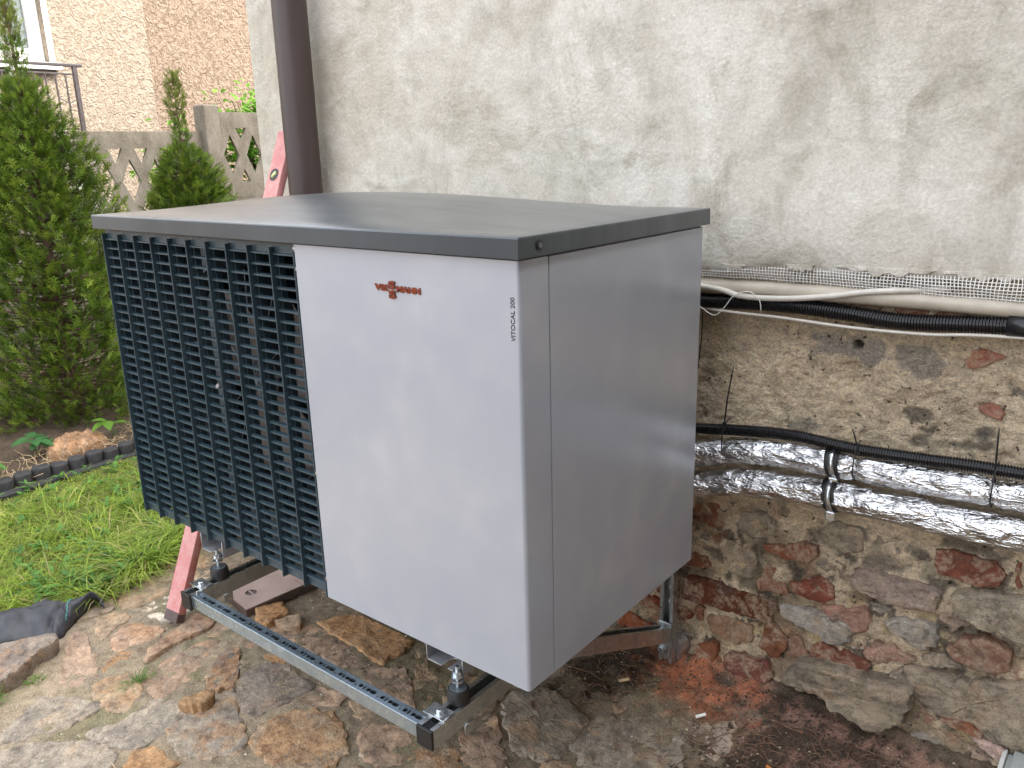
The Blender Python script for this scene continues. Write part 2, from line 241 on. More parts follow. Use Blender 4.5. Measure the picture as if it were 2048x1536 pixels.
def from_bm(name, bm, mat, parent=None, smooth=False):
    me = bpy.data.meshes.new(name)
    bmesh.ops.recalc_face_normals(bm, faces=bm.faces)
    bm.to_mesh(me)
    bm.free()
    if smooth:
        me.polygons.foreach_set('use_smooth', [True] * len(me.polygons))
    me.materials.append(mat)
    o = bpy.data.objects.new(name, me)
    return link(o, parent)


def arrays(name, V, F, mat, parent=None, smooth=False, colors=None):
    """V (n,3) array, F (m,k) int array; colors per vertex (n,3)"""
    me = bpy.data.meshes.new(name)
    V = np.asarray(V, dtype=np.float32)
    F = np.asarray(F, dtype=np.int32)
    n, m, k = len(V), len(F), F.shape[1]
    me.vertices.add(n)
    me.vertices.foreach_set('co', V.ravel())
    me.loops.add(m * k)
    me.loops.foreach_set('vertex_index', F.ravel())
    me.polygons.add(m)
    me.polygons.foreach_set('loop_start', np.arange(0, m * k, k, dtype=np.int32))
    me.polygons.foreach_set('loop_total', np.full(m, k, dtype=np.int32))
    me.polygons.foreach_set('use_smooth', np.full(m, smooth, dtype=bool))
    if colors is not None:
        a = me.color_attributes.new('tint', 'FLOAT_COLOR', 'POINT')
        c = np.ones((n, 4), dtype=np.float32)
        c[:, :3] = colors
        a.data.foreach_set('color', c.ravel())
    me.materials.append(mat)
    me.update(calc_edges=True)
    me.validate()
    o = bpy.data.objects.new(name, me)
    return link(o, parent)


def box_bm(bm, x0, x1, y0, y1, z0, z1, bev=0.0, seg=2, M=None):
    r = bmesh.ops.create_cube(bm, size=1.0)
    vs = r['verts']
    for v in vs:
        v.co = Vector((x0 + (v.co.x + .5) * (x1 - x0), y0 + (v.co.y + .5) * (y1 - y0), z0 + (v.co.z + .5) * (z1 - z0)))
    if bev > 0:
        es = list({e for v in vs for e in v.link_edges})
        r = bmesh.ops.bevel(bm, geom=es, offset=bev, segments=seg, profile=0.5, affect='EDGES')
        vs = list({v for f in r['faces'] for v in f.verts} | {v for v in vs if v.is_valid})
    if M is not None:
        bmesh.ops.transform(bm, matrix=M, verts=[v for v in vs if v.is_valid])


def box(name, x0, x1, y0, y1, z0, z1, mat, parent=None, bev=0.0, seg=2, M=None):
    bm = bmesh.new()
    box_bm(bm, x0, x1, y0, y1, z0, z1, bev, seg, M)
    return from_bm(name, bm, mat, parent)


def cyl_bm(bm, p0, p1, r0, r1=None, n=24, cap=True):
    r1 = r0 if r1 is None else r1
    p0, p1 = Vector(p0), Vector(p1)
    d = (p1 - p0)
    q = d.to_track_quat('Z', 'Y').to_matrix()
    a = [bm.verts.new(p0 + q @ Vector((r0 * math.cos(2 * math.pi * i / n), r0 * math.sin(2 * math.pi * i / n), 0))) for i in range(n)]
    b = [bm.verts.new(p1 + q @ Vector((r1 * math.cos(2 * math.pi * i / n), r1 * math.sin(2 * math.pi * i / n), 0))) for i in range(n)]
    for i in range(n):
        bm.faces.new((a[i], a[(i + 1) % n], b[(i + 1) % n], b[i]))
    if cap:
        bm.faces.new(list(reversed(a)))
        bm.faces.new(b)


def tube_arrays(path, radius, n=12, jitter=None):
    """path: (k,3); radius: scalar or (k,)"""
    P = np.asarray(path, float)
    k = len(P)
    rad = np.full(k, radius) if np.isscalar(radius) else np.asarray(radius, float)
    T = np.gradient(P, axis=0)
    T /= np.linalg.norm(T, axis=1)[:, None] + 1e-9
    ref = np.array([0, 1, 0.0]) if abs(T[0][1]) < .9 else np.array([0, 0, 1.0])
    A = np.cross(T, ref)
    A /= np.linalg.norm(A, axis=1)[:, None] + 1e-9
    B = np.cross(T, A)
    th = np.linspace(0, 2 * math.pi, n, endpoint=False)
    R = rad[:, None] * np.ones((1, n))
    if jitter is not None:
        R = R + jitter
    V = P[:, None, :] + R[..., None] * (np.cos(th)[None, :, None] * A[:, None, :] + np.sin(th)[None, :, None] * B[:, None, :])
    V = V.reshape(-1, 3)
    i = np.arange(k - 1)[:, None] * n
    j = np.arange(n)[None, :]
    j2 = (j + 1) % n
    F = np.stack([i + j, i + j2, i + n + j2, i + n + j], -1).reshape(-1, 4)
    # close the ends with a collapsed ring
    V = np.vstack([V, P[:1], P[-1:]])
    c0, c1 = k * n, k * n + 1
    jj = np.arange(n)
    E0 = np.stack([np.full(n, c0), (jj + 1) % n, jj, jj], -1)
    tri = [(c0, (a + 1) % n, a) for a in range(n)] + [(c1, (k - 1) * n + a, (k - 1) * n + (a + 1) % n) for a in range(n)]
    return V, F, tri


def tube(name, path, radius, mat, parent=None, n=12, jitter=None):
    V, F, tri = tube_arrays(path, radius, n, jitter)
    return obj(name, V, [tuple(f) for f in F] + tri, mat, parent, smooth=True)


def spline(pts, k):
    """Catmull-Rom through pts, k samples"""
    P = np.asarray(pts, float)
    P = np.vstack([2 * P[0] - P[1], P, 2 * P[-1] - P[-2]])
    m = len(P) - 3
    t = np.linspace(0, m - 1e-6, k)
    i = t.astype(int)
    f = (t - i)[:, None]
    a, b, c, d = P[i], P[i + 1], P[i + 2], P[i + 3]
    return .5 * ((2 * b) + (-a + c) * f + (2 * a - 5 * b + 4 * c - d) * f ** 2 + (-a + 3 * b - 3 * c + d) * f ** 3)


def resample(path, step):
    P = np.asarray(path, float)
    L = np.r_[0, np.cumsum(np.linalg.norm(np.diff(P, axis=0), axis=1))]
    s = np.arange(0, L[-1], step)
    return np.stack([np.interp(s, L, P[:, i]) for i in range(3)], -1)


def circle2(cx, cy, r, n=16, ry=None):
    ry = r if ry is None else ry
    return [(cx + r * math.cos(2 * math.pi * i / n), cy + ry * math.sin(2 * math.pi * i / n)) for i in range(n)]


def slot2(cx, cy, lx, ly, n=6):
    """stadium hole, long axis along x when lx>ly"""
    pts = []
    if lx >= ly:
        r = ly / 2; c = lx / 2 - r
        for i in range(n + 1):
            a = -math.pi / 2 + math.pi * i / n
            pts.append((cx + c + r * math.cos(a), cy + r * math.sin(a)))
        for i in range(n + 1):
            a = math.pi / 2 + math.pi * i / n
            pts.append((cx - c + r * math.cos(a), cy + r * math.sin(a)))
    else:
        pts = [(cx + (y - cy), cy + (x - cx)) for x, y in slot2(cx, cy, ly, lx, n)]
    return pts


def plate(name, outline, holes, t, mat, parent=None, M=None, bev=0.0):
    """flat plate with real holes; outline in XY, thickness t centred on z=0, then moved by M"""
    cu = bpy.data.curves.new(name, 'CURVE')
    cu.dimensions = '2D'
    cu.fill_mode = 'BOTH'
    cu.extrude = max(t / 2 - bev, 1e-5)
    cu.bevel_depth = bev
    cu.bevel_resolution = 1
    for ring in [outline] + holes:
        s = cu.splines.new('POLY')
        s.points.add(len(ring) - 1)
        for p, (x, y) in zip(s.points, ring):
            p.co = (x, y, 0, 1)
        s.use_cyclic_u = True
    tmp = bpy.data.objects.new('tmp', cu)
    me = bpy.data.meshes.new_from_object(tmp)
    bpy.data.objects.remove(tmp)
    bpy.data.curves.remove(cu)
    me.name = name
    if M is not None:
        me.transform(M)
    me.materials.clear()
    me.materials.append(mat)
    o = bpy.data.objects.new(name, me)
    return link(o, parent)


def text_mesh(name, s, size, mat, parent, M, ext=0.0004, off=0.0, sx=1.0, spacing=1.0):
    cu = bpy.data.curves.new(name, 'FONT')
    cu.body = s
    cu.size = size
    cu.extrude = ext
    cu.offset = off
    cu.space_character = spacing
    cu.align_x = 'LEFT'
    tmp = bpy.data.objects.new('tmp', cu)
    me = bpy.data.meshes.new_from_object(tmp)
    bpy.data.objects.remove(tmp)
    bpy.data.curves.remove(cu)
    me.name = name
    me.transform(M @ Matrix.Diagonal((sx, 1, 1, 1)))
    me.materials.clear()
    me.materials.append(mat)
    o = bpy.data.objects.new(name, me)
    return link(o, parent)


def extrude_profile(name, prof, a, b, mat, parent=None, M=None):
    """closed 2D profile (list of (u,v)) swept from w=a to w=b; axes u->x, v->z, w->y"""
    bm = bmesh.new()
    r0 = [bm.verts.new((u, a, v)) for u, v in prof]
    r1 = [bm.verts.new((u, b, v)) for u, v in prof]
    n = len(prof)
    for i in range(n):
        bm.faces.new((r0[i], r0[(i + 1) % n], r1[(i + 1) % n], r1[i]))
    bm.faces.new(r0)
    bm.faces.new(list(reversed(r1)))
    if M is not None:
        bmesh.ops.transform(bm, matrix=M, verts=bm.verts)
    return from_bm(name, bm, mat, parent)


# gradient noise, vectorised
_perm = np.random.RandomState(11).permutation(256)
_perm = np.r_[_perm, _perm, _perm]
_ang = np.random.RandomState(12).rand(256) * 2 * math.pi
_gx, _gy = np.cos(_ang), np.sin(_ang)


def pn(x, y):
    xi = np.floor(x).astype(int); yi = np.floor(y).astype(int)
    xf = x - xi; yf = y - yi
    xi &= 255; yi &= 255
    u = xf * xf * xf * (xf * (xf * 6 - 15) + 10)
    v = yf * yf * yf * (yf * (yf * 6 - 15) + 10)

    def g(ix, iy, fx, fy):
        h = _perm[_perm[ix & 255] + (iy & 255)]
        return _gx[h] * fx + _gy[h] * fy
    n00 = g(xi, yi, xf, yf); n10 = g(xi + 1, yi, xf - 1, yf)
    n01 = g(xi, yi + 1, xf, yf - 1); n11 = g(xi + 1, yi + 1, xf - 1, yf - 1)
    return (n00 * (1 - u) + n10 * u) * (1 - v) + (n01 * (1 - u) + n11 * u) * v * 1.0


def fbm(x, y, s=1.0, o=4, g=0.5, seed=0.0):
    x = np.asarray(x, float) * s + seed * 17.3
    y = np.asarray(y, float) * s + seed * 9.1
    r = np.zeros_like(x); a = 1.0
    for _ in range(o):
        r += a * pn(x, y)
        x = x * 2.03 + 5.2; y = y * 2.03 + 1.3
        a *= g
    return r


def inside(px, py, poly):
    c = np.zeros(px.shape, bool)
    n = len(poly)
    for i in range(n):
        x1, y1 = poly[i]; x2, y2 = poly[(i + 1) % n]
        cond = ((y1 > py) != (y2 > py))
        with np.errstate(divide='ignore', invalid='ignore'):
            xi = (x2 - x1) * (py - y1) / (y2 - y1 + 1e-12) + x1
        c ^= cond & (px < xi)
    return c


def polydist(px, py, poly):
    d = np.full(px.shape, 1e9)
    n = len(poly)
    for i in range(n):
        x1, y1 = poly[i]; x2, y2 = poly[(i + 1) % n]
        dx, dy = x2 - x1, y2 - y1
        t = np.clip(((px - x1) * dx + (py - y1) * dy) / (dx * dx + dy * dy + 1e-12), 0, 1)
        d = np.minimum(d, np.hypot(px - x1 - t * dx, py - y1 - t * dy))
    return np.where(inside(px, py, poly), -d, d)


def sstep(a, b, x):
    t = np.clip((x - a) / (b - a), 0, 1)
    return t * t * (3 - 2 * t)


def grid_faces(nx, ny):
    i = np.arange(nx - 1)[:, None] * ny
    j = np.arange(ny - 1)[None, :]
    return np.stack([i + j, i + ny + j, i + ny + j + 1, i + j + 1], -1).reshape(-1, 4)


# ------------------------------------------------------------------ materials
class N:
    """small shader-graph helper"""
    def __init__(self, name):
        self.m = bpy.data.materials.new(name)
        self.m.use_nodes = True
        self.t = self.m.node_tree
        self.b = self.t.nodes['Principled BSDF']
        self._pos = None

    def new(self, ty, **kw):
        n = self.t.nodes.new(ty)
        for k, v in kw.items():
            setattr(n, k, v)
        return n

    def pos(self):
        if self._pos is None:
            self._pos = self.new('ShaderNodeNewGeometry').outputs['Position']
        return self._pos

    def put(self, sock, v):
        if hasattr(v, 'is_output') or isinstance(v, bpy.types.NodeSocket):
            self.t.links.new(v, sock)
        else:
            try:
                sock.default_value = v
            except Exception:
                sock.default_value = (*v, 1.0)

    def mapped(self, scale, vec=None, rot=(0, 0, 0)):
        n = self.new('ShaderNodeMapping')
        self.t.links.new(vec or self.pos(), n.inputs[0])
        n.inputs['Scale'].default_value = scale
        n.inputs['Rotation'].default_value = rot
        return n.outputs[0]

    def noise(self, scale, detail=4, rough=.55, vec=None, dist=0.0):
        n = self.new('ShaderNodeTexNoise')
        self.t.links.new(vec or self.pos(), n.inputs['Vector'])
        n.inputs['Scale'].default_value = scale
        n.inputs['Detail'].default_value = detail
        n.inputs['Roughness'].default_value = rough
        n.inputs['Distortion'].default_value = dist
        return n.outputs[0]

    def voro(self, scale, vec=None, feature='F1', out='Distance', rand=1.0):
        n = self.new('ShaderNodeTexVoronoi', feature=feature)
        self.t.links.new(vec or self.pos(), n.inputs['Vector'])
        n.inputs['Scale'].default_value = scale
        n.inputs['Randomness'].default_value = rand
        return n.outputs[out]

    def ramp(self, v, stops, interp='LINEAR'):
        n = self.new('ShaderNodeValToRGB')
        n.color_ramp.interpolation = interp
        e = n.color_ramp.elements
        while len(e) < len(stops):
            e.new(0.5)
        for el, (p, c) in zip(e, stops):
            el.position = p
            el.color = (*c, 1) if len(c) == 3 else c
        self.put(n.inputs[0], v)
        return n.outputs[0]

    def mask(self, v, a, b):
        n = self.new('ShaderNodeMapRange')
        self.put(n.inputs[0], v)
        n.inputs[1].default_value = a
        n.inputs[2].default_value = b
        return n.outputs[0]

    def rng(self, v, a, b, c, d):
        n = self.new('ShaderNodeMapRange')
        self.put(n.inputs[0], v)
        for i, k in enumerate((a, b, c, d)):
            n.inputs[i + 1].default_value = k
        return n.outputs[0]

    def mix(self, f, a, b, mode='MIX'):
        n = self.new('ShaderNodeMix', data_type='RGBA', blend_type=mode)
        self.put(n.inputs[0], f)
        self.put(n.inputs[6], a)
        self.put(n.inputs[7], b)
        return n.outputs[2]

    def math(self, op, a, b=0.0):
        n = self.new('ShaderNodeMath', operation=op)
        self.put(n.inputs[0], a)
        self.put(n.inputs[1], b)
        return n.outputs[0]

    def attr(self, name='tint'):
        return self.new('ShaderNodeAttribute', attribute_name=name).outputs['Color']

    def bump(self, h, strength=.3, dist=.01, normal=None):
        n = self.new('ShaderNodeBump')
        n.inputs['Strength'].default_value = strength
        n.inputs['Distance'].default_value = dist
        self.put(n.inputs['Height'], h)
        if normal is not None:
            self.t.links.new(normal, n.inputs['Normal'])
        self.t.links.new(n.outputs[0], self.b.inputs['Normal'])
        return n.outputs[0]

    def base(self, c): self.put(self.b.inputs['Base Color'], c); return self
    def rough(self, r): self.put(self.b.inputs['Roughness'], r); return self
    def metal(self, r): self.put(self.b.inputs['Metallic'], r); return self


def m_simple(name, col, rough=.5, metal=0.0, var=.12, vs=40, bump=0.0, bs=150, bd=.002, smear=0.25):
    n = N(name)
    v = n.noise(vs, 5)
    n.base(n.mix(1.0, (*col, 1), n.ramp(v, [(.3, (1 - var,) * 3), (.7, (1 + var,) * 3)]), 'MULTIPLY'))
    n.rough(n.rng(n.noise(vs * .6, 4), .3, .7, max(rough * (1 - smear), .02), min(rough * (1 + smear), 1)))
    n.metal(metal)
    if bump:
        n.bump(n.noise(bs, 4), bump, bd)
    return n.m


# powder coated light grey sheet, with faint handling smears
def m_coat():
    n = N('light_grey_powder_coat')
    spot = n.noise(12, 2, .5, None, .2)
    cloud = n.noise(3.0, 2, .5)
    f = n.math('MULTIPLY', n.ramp(spot, [(.42, (0, 0, 0)), (.8, (1, 1, 1))], 'B_SPLINE'), n.ramp(cloud, [(.35, (0, 0, 0)), (.75, (1, 1, 1))], 'B_SPLINE'))
    n.base(n.mix(f, (.43, .46, .525, 1), (.57, .59, .62, 1)))
    n.rough(.27)
    n.metal(.32)
    n.b.inputs['Coat Weight'].default_value = .12
    n.b.inputs['Coat Roughness'].default_value = .2
    return n.m


def m_lid():
    n = N('dark_slate_grey_lid')
    st = n.noise(4, 4, .6, n.mapped((1, 3.5, .3)), .5)
    dust = n.noise(60, 5, .7)
    c = n.mix(n.ramp(st, [(.3, (0, 0, 0)), (.75, (1, 1, 1))], 'B_SPLINE'), (.010, .019, .028, 1), (.055, .070, .082, 1))
    geo = n.new('ShaderNodeNewGeometry')
    sep = n.new('ShaderNodeSeparateXYZ')
    n.t.links.new(geo.outputs['Normal'], sep.inputs[0])
    dd = n.math('MULTIPLY', n.mask(sep.outputs[2], .5, .9), n.rng(n.noise(7, 8, .72, n.mapped((.6, 3, 1))), .35, .7, .15, .85))
    c = n.mix(dd, c, (.115, .125, .13, 1))
    scr = n.mask(n.noise(9, 3, .5, n.mapped((1.2, 14, 1), rot=(0, 0, .35))), .73, .76)
    c = n.mix(n.math('MULTIPLY', scr, n.mask(dust, .45, .6)), c, (.25, .25, .24, 1))
    n.base(c)
    n.rough(.34)
    n.b.inputs['Specular IOR Level'].default_value = .5
    n.b.inputs['Coat Weight'].default_value = .5
    n.b.inputs['Coat Roughness'].default_value = .24
    return n.m


def m_zinc(name='galvanised_steel', base=(.58, .60, .60), r=.30):
    n = N(name)
    v = n.voro(110)
    s = n.noise(25, 5, .6, n.mapped((1, 1, 1)))
    n.base(n.mix(.2, n.mix(n.mask(s, .35, .7), (*base, 1), tuple(b * .72 for b in base) + (1,)), v, 'SOFT_LIGHT'))
    n.metal(.9)
    n.rough(n.rng(s, .3, .7, r * .75, r * 1.5))
    n.bump(n.noise(180, 3), .05, .0006)
    return n.m


def m_foil():
    n = N('crinkled_aluminium_foil')
    w = n.noise(9, 3, .5, n.mapped((1.0, 1.6, 1.6), rot=(0, .25, 0)), 1.0)
    # sharp crease lines running obliquely over the wrap
    cr = n.noise(26, 3, .5, n.mapped((.8, 2.4, 2.4), rot=(.2, .55, .1)), 1.2)
    crease = n.math('ABSOLUTE', n.math('SUBTRACT', cr, .5))
    cr2 = n.math('ABSOLUTE', n.math('SUBTRACT', n.noise(55, 2, .5, n.mapped((.5, 2.5, 3), rot=(0, -.5, 0)), .6), .5))
    fc = n.voro(30, n.mapped((.7, 1.5, 1.5), rot=(.3, .6, .2)))
    h = n.math('ADD', n.math('MULTIPLY', w, 1.5), n.math('ADD', n.math('MULTIPLY', crease, .9), n.math('ADD', n.math('MULTIPLY', cr2, .3), n.math('MULTIPLY', fc, .55))))
    n.base(n.mix(n.mask(cr, .4, .7), (.80, .81, .83, 1), (.68, .675, .67, 1)))
    n.metal(1.0)
    n.rough(n.rng(cr, .3, .7, .10, .26))
    n.bump(h, .85, .014)
    return n.m


def m_stone(name='paving_stone_rock', wall=False):
    """object colour = tone of the stone, alpha = how rusty it is"""
    n = N(name)
    oi = n.new('ShaderNodeObjectInfo')
    col, rnd, rust = oi.outputs['Color'], oi.outputs['Random'], oi.outputs['Alpha']
    off = n.new('ShaderNodeCombineXYZ')
    for i in range(3):
        n.t.links.new(n.math('MULTIPLY', rnd, 37.0 + 11 * i), off.inputs[i])
    va = n.new('ShaderNodeVectorMath', operation='ADD')
    n.t.links.new(n.pos(), va.inputs[0]); n.t.links.new(off.outputs[0], va.inputs[1])
    P = va.outputs[0]
    big = n.noise(9, 5, .6, P, .8)
    mid = n.noise(38, 6, .68, P, .3)
    fine = n.noise(210, 5, .75, P)
    # bedding streaks whose direction differs from stone to stone
    rot = n.new('ShaderNodeVectorRotate')
    rot.rotation_type = 'Z_AXIS' if not wall else 'Y_AXIS'
    n.t.links.new(P, rot.inputs['Vector'])
    n.t.links.new(n.rng(rnd, 0, 1, -.2 if wall else .1, .3 if wall else 1.6), rot.inputs['Angle'])
    st = n.noise(11, 7, .72, n.mapped((1, 2.6, 2.6) if not wall else (1, 2, 4), rot.outputs[0]), .7)
    c = n.mix(1.0, col, n.ramp(big, [(.3, (.68, .68, .70)), (.5, (1, 1, 1)), (.7, (1.3, 1.25, 1.18))]), 'MULTIPLY')
    c = n.mix(.75, c, n.ramp(st, [(.33, (.70, .68, .67)), (.5, (1, 1, 1)), (.68, (1.30, 1.27, 1.22))]), 'MULTIPLY')
    rm = n.noise(13, 6, .65, P, .8)
    rmask = n.mask(n.math('ADD', rm, n.math('MULTIPLY', rust, .22)), .58, .68)
    rustc = n.mix(n.mask(mid, .35, .65), (.33, .15, .06, 1), (.46, .26, .115, 1))
    c = n.mix(n.math('MULTIPLY', rmask, n.rng(rust, 0, 1, .2, .72)), c, rustc)
    c = n.mix(.9, c, n.ramp(mid, [(.32, (.50, .48, .47)), (.5, (1, 1, 1)), (.7, (1.35, 1.33, 1.28))]), 'MULTIPLY')
    c = n.mix(.8, c, n.ramp(fine, [(.3, (.5, .5, .5)), (.5, (1, 1, 1)), (.72, (1.6, 1.58, 1.5))]), 'MULTIPLY')
    # pale mineral patches and sandy dust left on top
    pale = n.math('MULTIPLY', n.mask(n.noise(17, 6, .7, P, .4), .60, .68), n.mask(fine, .38, .56))
    c = n.mix(n.math('MULTIPLY', pale, .7), c, (.56, .49, .39, 1))
    speck = n.mask(n.voro(130, P), .16, .10)
    c = n.mix(n.math('MULTIPLY', speck, n.mask(mid, .48, .6)), c, (.55, .49, .40, 1))
    dk = n.mask(n.noise(85, 4, .6, P), .66, .72)
    c = n.mix(n.math('MULTIPLY', dk, .6), c, (.05, .04, .03, 1))
    if wall:
        lm = n.math('MULTIPLY', n.mask(n.noise(12, 8, .7, None, .9), .50, .58), n.mask(fine, .30, .5))
        c = n.mix(n.math('MULTIPLY', lm, .8), c, (.42, .33, .235, 1))
        sm_ = n.mask(n.noise(16, 7, .7, None, .7), .57, .66)
        c = n.mix(n.math('MULTIPLY', sm_, .7), c, (.10, .085, .07, 1))
    n.base(c)
    n.rough(.88)
    n.b.inputs['Specular IOR Level'].default_value = .3
    h = n.math('ADD', n.math('MULTIPLY', st, 1.3), n.math('ADD', n.math('MULTIPLY', mid, .9), n.math('MULTIPLY', fine, .28)))
    n.bump(h, .8, .006)
    return n.m


def m_brick():
    n = N('old_weathered_brick')
    oi = n.new('ShaderNodeObjectInfo')
    col = oi.outputs['Color']
    mid = n.noise(35, 6, .65)
    fine = n.noise(220, 4, .7)
    big = n.noise(11, 4, .6)
    c = n.mix(.9, col, n.ramp(mid, [(.3, (.55, .52, .5)), (.5, (1, 1, 1)), (.7, (1.35, 1.3, 1.25))]), 'MULTIPLY')
    c = n.mix(.7, c, n.ramp(fine, [(.3, (.65, .65, .65)), (.72, (1.35, 1.35, 1.3))]), 'MULTIPLY')
    # lime mortar smears clinging to the face, soot
    lime = n.math('MULTIPLY', n.mask(n.noise(17, 7, .72, None, .9), .46, .54), n.mask(n.noise(90, 4, .6), .35, .6))
    c = n.mix(n.math('MULTIPLY', lime, .75), c, (.40, .31, .22, 1))
    c = n.mix(n.math('MULTIPLY', n.mask(big, .56, .70), .6), c, (.10, .075, .06, 1))
    n.base(c)
    n.rough(.9)
    n.b.inputs['Specular IOR Level'].default_value = .25
    n.bump(n.math('ADD', mid, n.math('MULTIPLY', fine, .35)), .6, .006)
    return n.m


def m_ground():
    n = N('sandy_joint_mortar')
    t = n.attr()
    mid = n.noise(30, 6, .68)
    fine = n.noise(260, 4, .75)
    c = n.mix(.9, t, n.ramp(mid, [(.3, (.6, .58, .56)), (.5, (1, 1, 1)), (.7, (1.25, 1.23, 1.2))]), 'MULTIPLY')
    c = n.mix(.95, c, n.ramp(fine, [(.3, (.45, .44, .42)), (.5, (1, 1, 1)), (.7, (1.65, 1.6, 1.5))]), 'MULTIPLY')
    sp = n.mask(n.voro(170), .2, .12)
    c = n.mix(n.math('MULTIPLY', sp, n.mask(n.noise(45, 3), .5, .6)), c, (.55, .48, .38, 1))
    n.base(c)
    n.rough(.95)
    n.b.inputs['Specular IOR Level'].default_value = .2
    n.bump(n.math('ADD', mid, n.math('MULTIPLY', fine, .5)), .8, .008)
    return n.m


def m_rubble():
    n = N('lime_mortar_rubble')
    t = n.attr()
    mid = n.noise(24, 7, .72, None, .5)
    fine = n.noise(190, 5, .75)
    hor = n.noise(45, 6, .7, n.mapped((1, 1, 2.2)), .3)
    c = n.mix(.85, t, n.ramp(mid, [(.28, (.55, .52, .50)), (.42, (.95, .94, .93)), (.6, (1.12, 1.11, 1.08)), (.75, (1.35, 1.33, 1.27))]), 'MULTIPLY')
    c = n.mix(.85, c, n.ramp(hor, [(.3, (.66, .63, .60)), (.48, (1, 1, 1)), (.7, (1.32, 1.30, 1.25))]), 'MULTIPLY')
    c = n.mix(.9, c, n.ramp(fine, [(.3, (.5, .48, .46)), (.5, (1, 1, 1)), (.72, (1.5, 1.47, 1.4))]), 'MULTIPLY')
    hole = n.mask(n.noise(60, 4, .55), .655, .69)
    c = n.mix(n.math('MULTIPLY', hole, .85), c, (.035, .028, .02, 1))
    n.base(c)
    n.rough(.95)
    n.b.inputs['Specular IOR Level'].default_value = .2
    h = n.math('ADD', n.math('ADD', mid, n.math('MULTIPLY', hor, .7)), n.math('MULTIPLY', fine, .45))
    n.bump(n.math('SUBTRACT', h, n.math('MULTIPLY', hole, .6)), 1.0, .016)
    return n.m


def m_plaster():
    n = N('grey_base_coat_plaster')
    big = n.noise(1.3, 8, .62, None, .9)
    mid = n.noise(3.4, 9, .68, None, 1.0)
    drip = n.noise(4.5, 8, .68, n.mapped((1.3, 1, .45)), .7)
    tro = n.noise(6, 6, .6, n.mapped((1, 1, 2.4), rot=(0, .5, 0)), .8)
    zone = n.mask(n.noise(2.4, 6, .65, None, .8), .42, .60)
    fine = n.noise(140, 4, .7)
    c = n.mix(n.mask(big, .38, .60), (.50, .46, .385, 1), (.66, .625, .56, 1))
    c = n.mix(n.math('MULTIPLY', n.mask(mid, .46, .68), .7), c, (.44, .395, .315, 1))
    c = n.mix(n.math('MULTIPLY', n.mask(drip, .52, .68), .6), c, (.335, .305, .245, 1))
    c = n.mix(n.math('MULTIPLY', n.mask(n.noise(5.2, 6, .62, None, .8), .56, .68), .65), c, (.31, .275, .21, 1))
    c = n.mix(n.math('MULTIPLY', n.mask(tro, .50, .68), .4), c, (.70, .68, .625, 1))
    c = n.mix(n.math('MULTIPLY', n.mask(n.noise(2.6, 5, .6), .54, .66), .3), c, (.46, .46, .385, 1))
    c = n.mix(.45, c, n.ramp(n.noise(20, 7, .72), [(.3, (.80, .79, .77)), (.7, (1.15, 1.15, 1.15))]), 'MULTIPLY')
    c = n.mix(.9, c, n.ramp(fine, [(.3, (.82, .81, .80)), (.7, (1.14, 1.14, 1.13))]), 'MULTIPLY')
    n.base(c)
    n.rough(.92)
    n.b.inputs['Specular IOR Level'].default_value = .25
    line = n.math('ABSOLUTE', n.math('SUBTRACT', n.noise(4, 5, .6, n.mapped((1, 1, .6)), 1.6), .5))
    h = n.math('ADD', n.math('MULTIPLY', n.math('MULTIPLY', n.noise(85, 3, .6), zone), 1.2),
               n.math('ADD', n.math('MULTIPLY', tro, .8), n.math('MULTIPLY', n.mask(line, .0, .012), .05)))
    n.bump(n.math('ADD', h, n.math('MULTIPLY', n.noise(300, 3, .6), .16)), .5, .005)
    return n.m


def m_roughcast(name, a, b):
    n = N(name)
    w = n.noise(21, 3, .55, None, 1.3)
    f = n.noise(60, 3, .6)
    c = n.mix(n.mask(w, .40, .56), (*b, 1), (*a, 1))
    n.base(n.mix(.5, c, n.ramp(f, [(.3, (.8,) * 3), (.7, (1.15,) * 3)]), 'MULTIPLY'))
    n.rough(.95)
    n.bump(n.math('ADD', w, n.math('MULTIPLY', f, .2)), 1.0, .035)
    return n.m


def m_concrete(name, a=(.235, .205, .165), b=(.13, .11, .08)):
    n = N(name)
    w = n.noise(5, 7, .7, n.mapped((1, 1, .6)))
    f = n.noise(70, 5, .7)
    c = n.mix(n.mask(w, .38, .66), (*a, 1), (*b, 1))
    c = n.mix(.8, c, n.ramp(f, [(.3, (.65,) * 3), (.7, (1.3,) * 3)]), 'MULTIPLY')
    n.base(c)
    n.rough(.95)
    n.bump(f, .5, .006)
    return n.m


def m_leaf(name, rough=.55, trans=.35, spec=.3):
    n = N(name)
    t = n.attr()
    v = n.noise(14, 4)
    c = n.mix(1.0, t, n.ramp(v, [(.3, (.75, .78, .7)), (.7, (1.25, 1.2, 1.1))]), 'MULTIPLY')
    n.base(c)
    n.rough(rough)
    n.b.inputs['Specular IOR Level'].default_value = spec
    tr = n.new('ShaderNodeBsdfTranslucent')
    n.t.links.new(c, tr.inputs[0])
    mx = n.new('ShaderNodeMixShader')
    mx.inputs[0].default_value = trans
    out = n.t.nodes['Material Output']
    n.t.links.new(n.b.outputs[0], mx.inputs[1])
    n.t.links.new(tr.outputs[0], mx.inputs[2])
    n.t.links.new(mx.outputs[0], out.inputs[0])
    return n.m


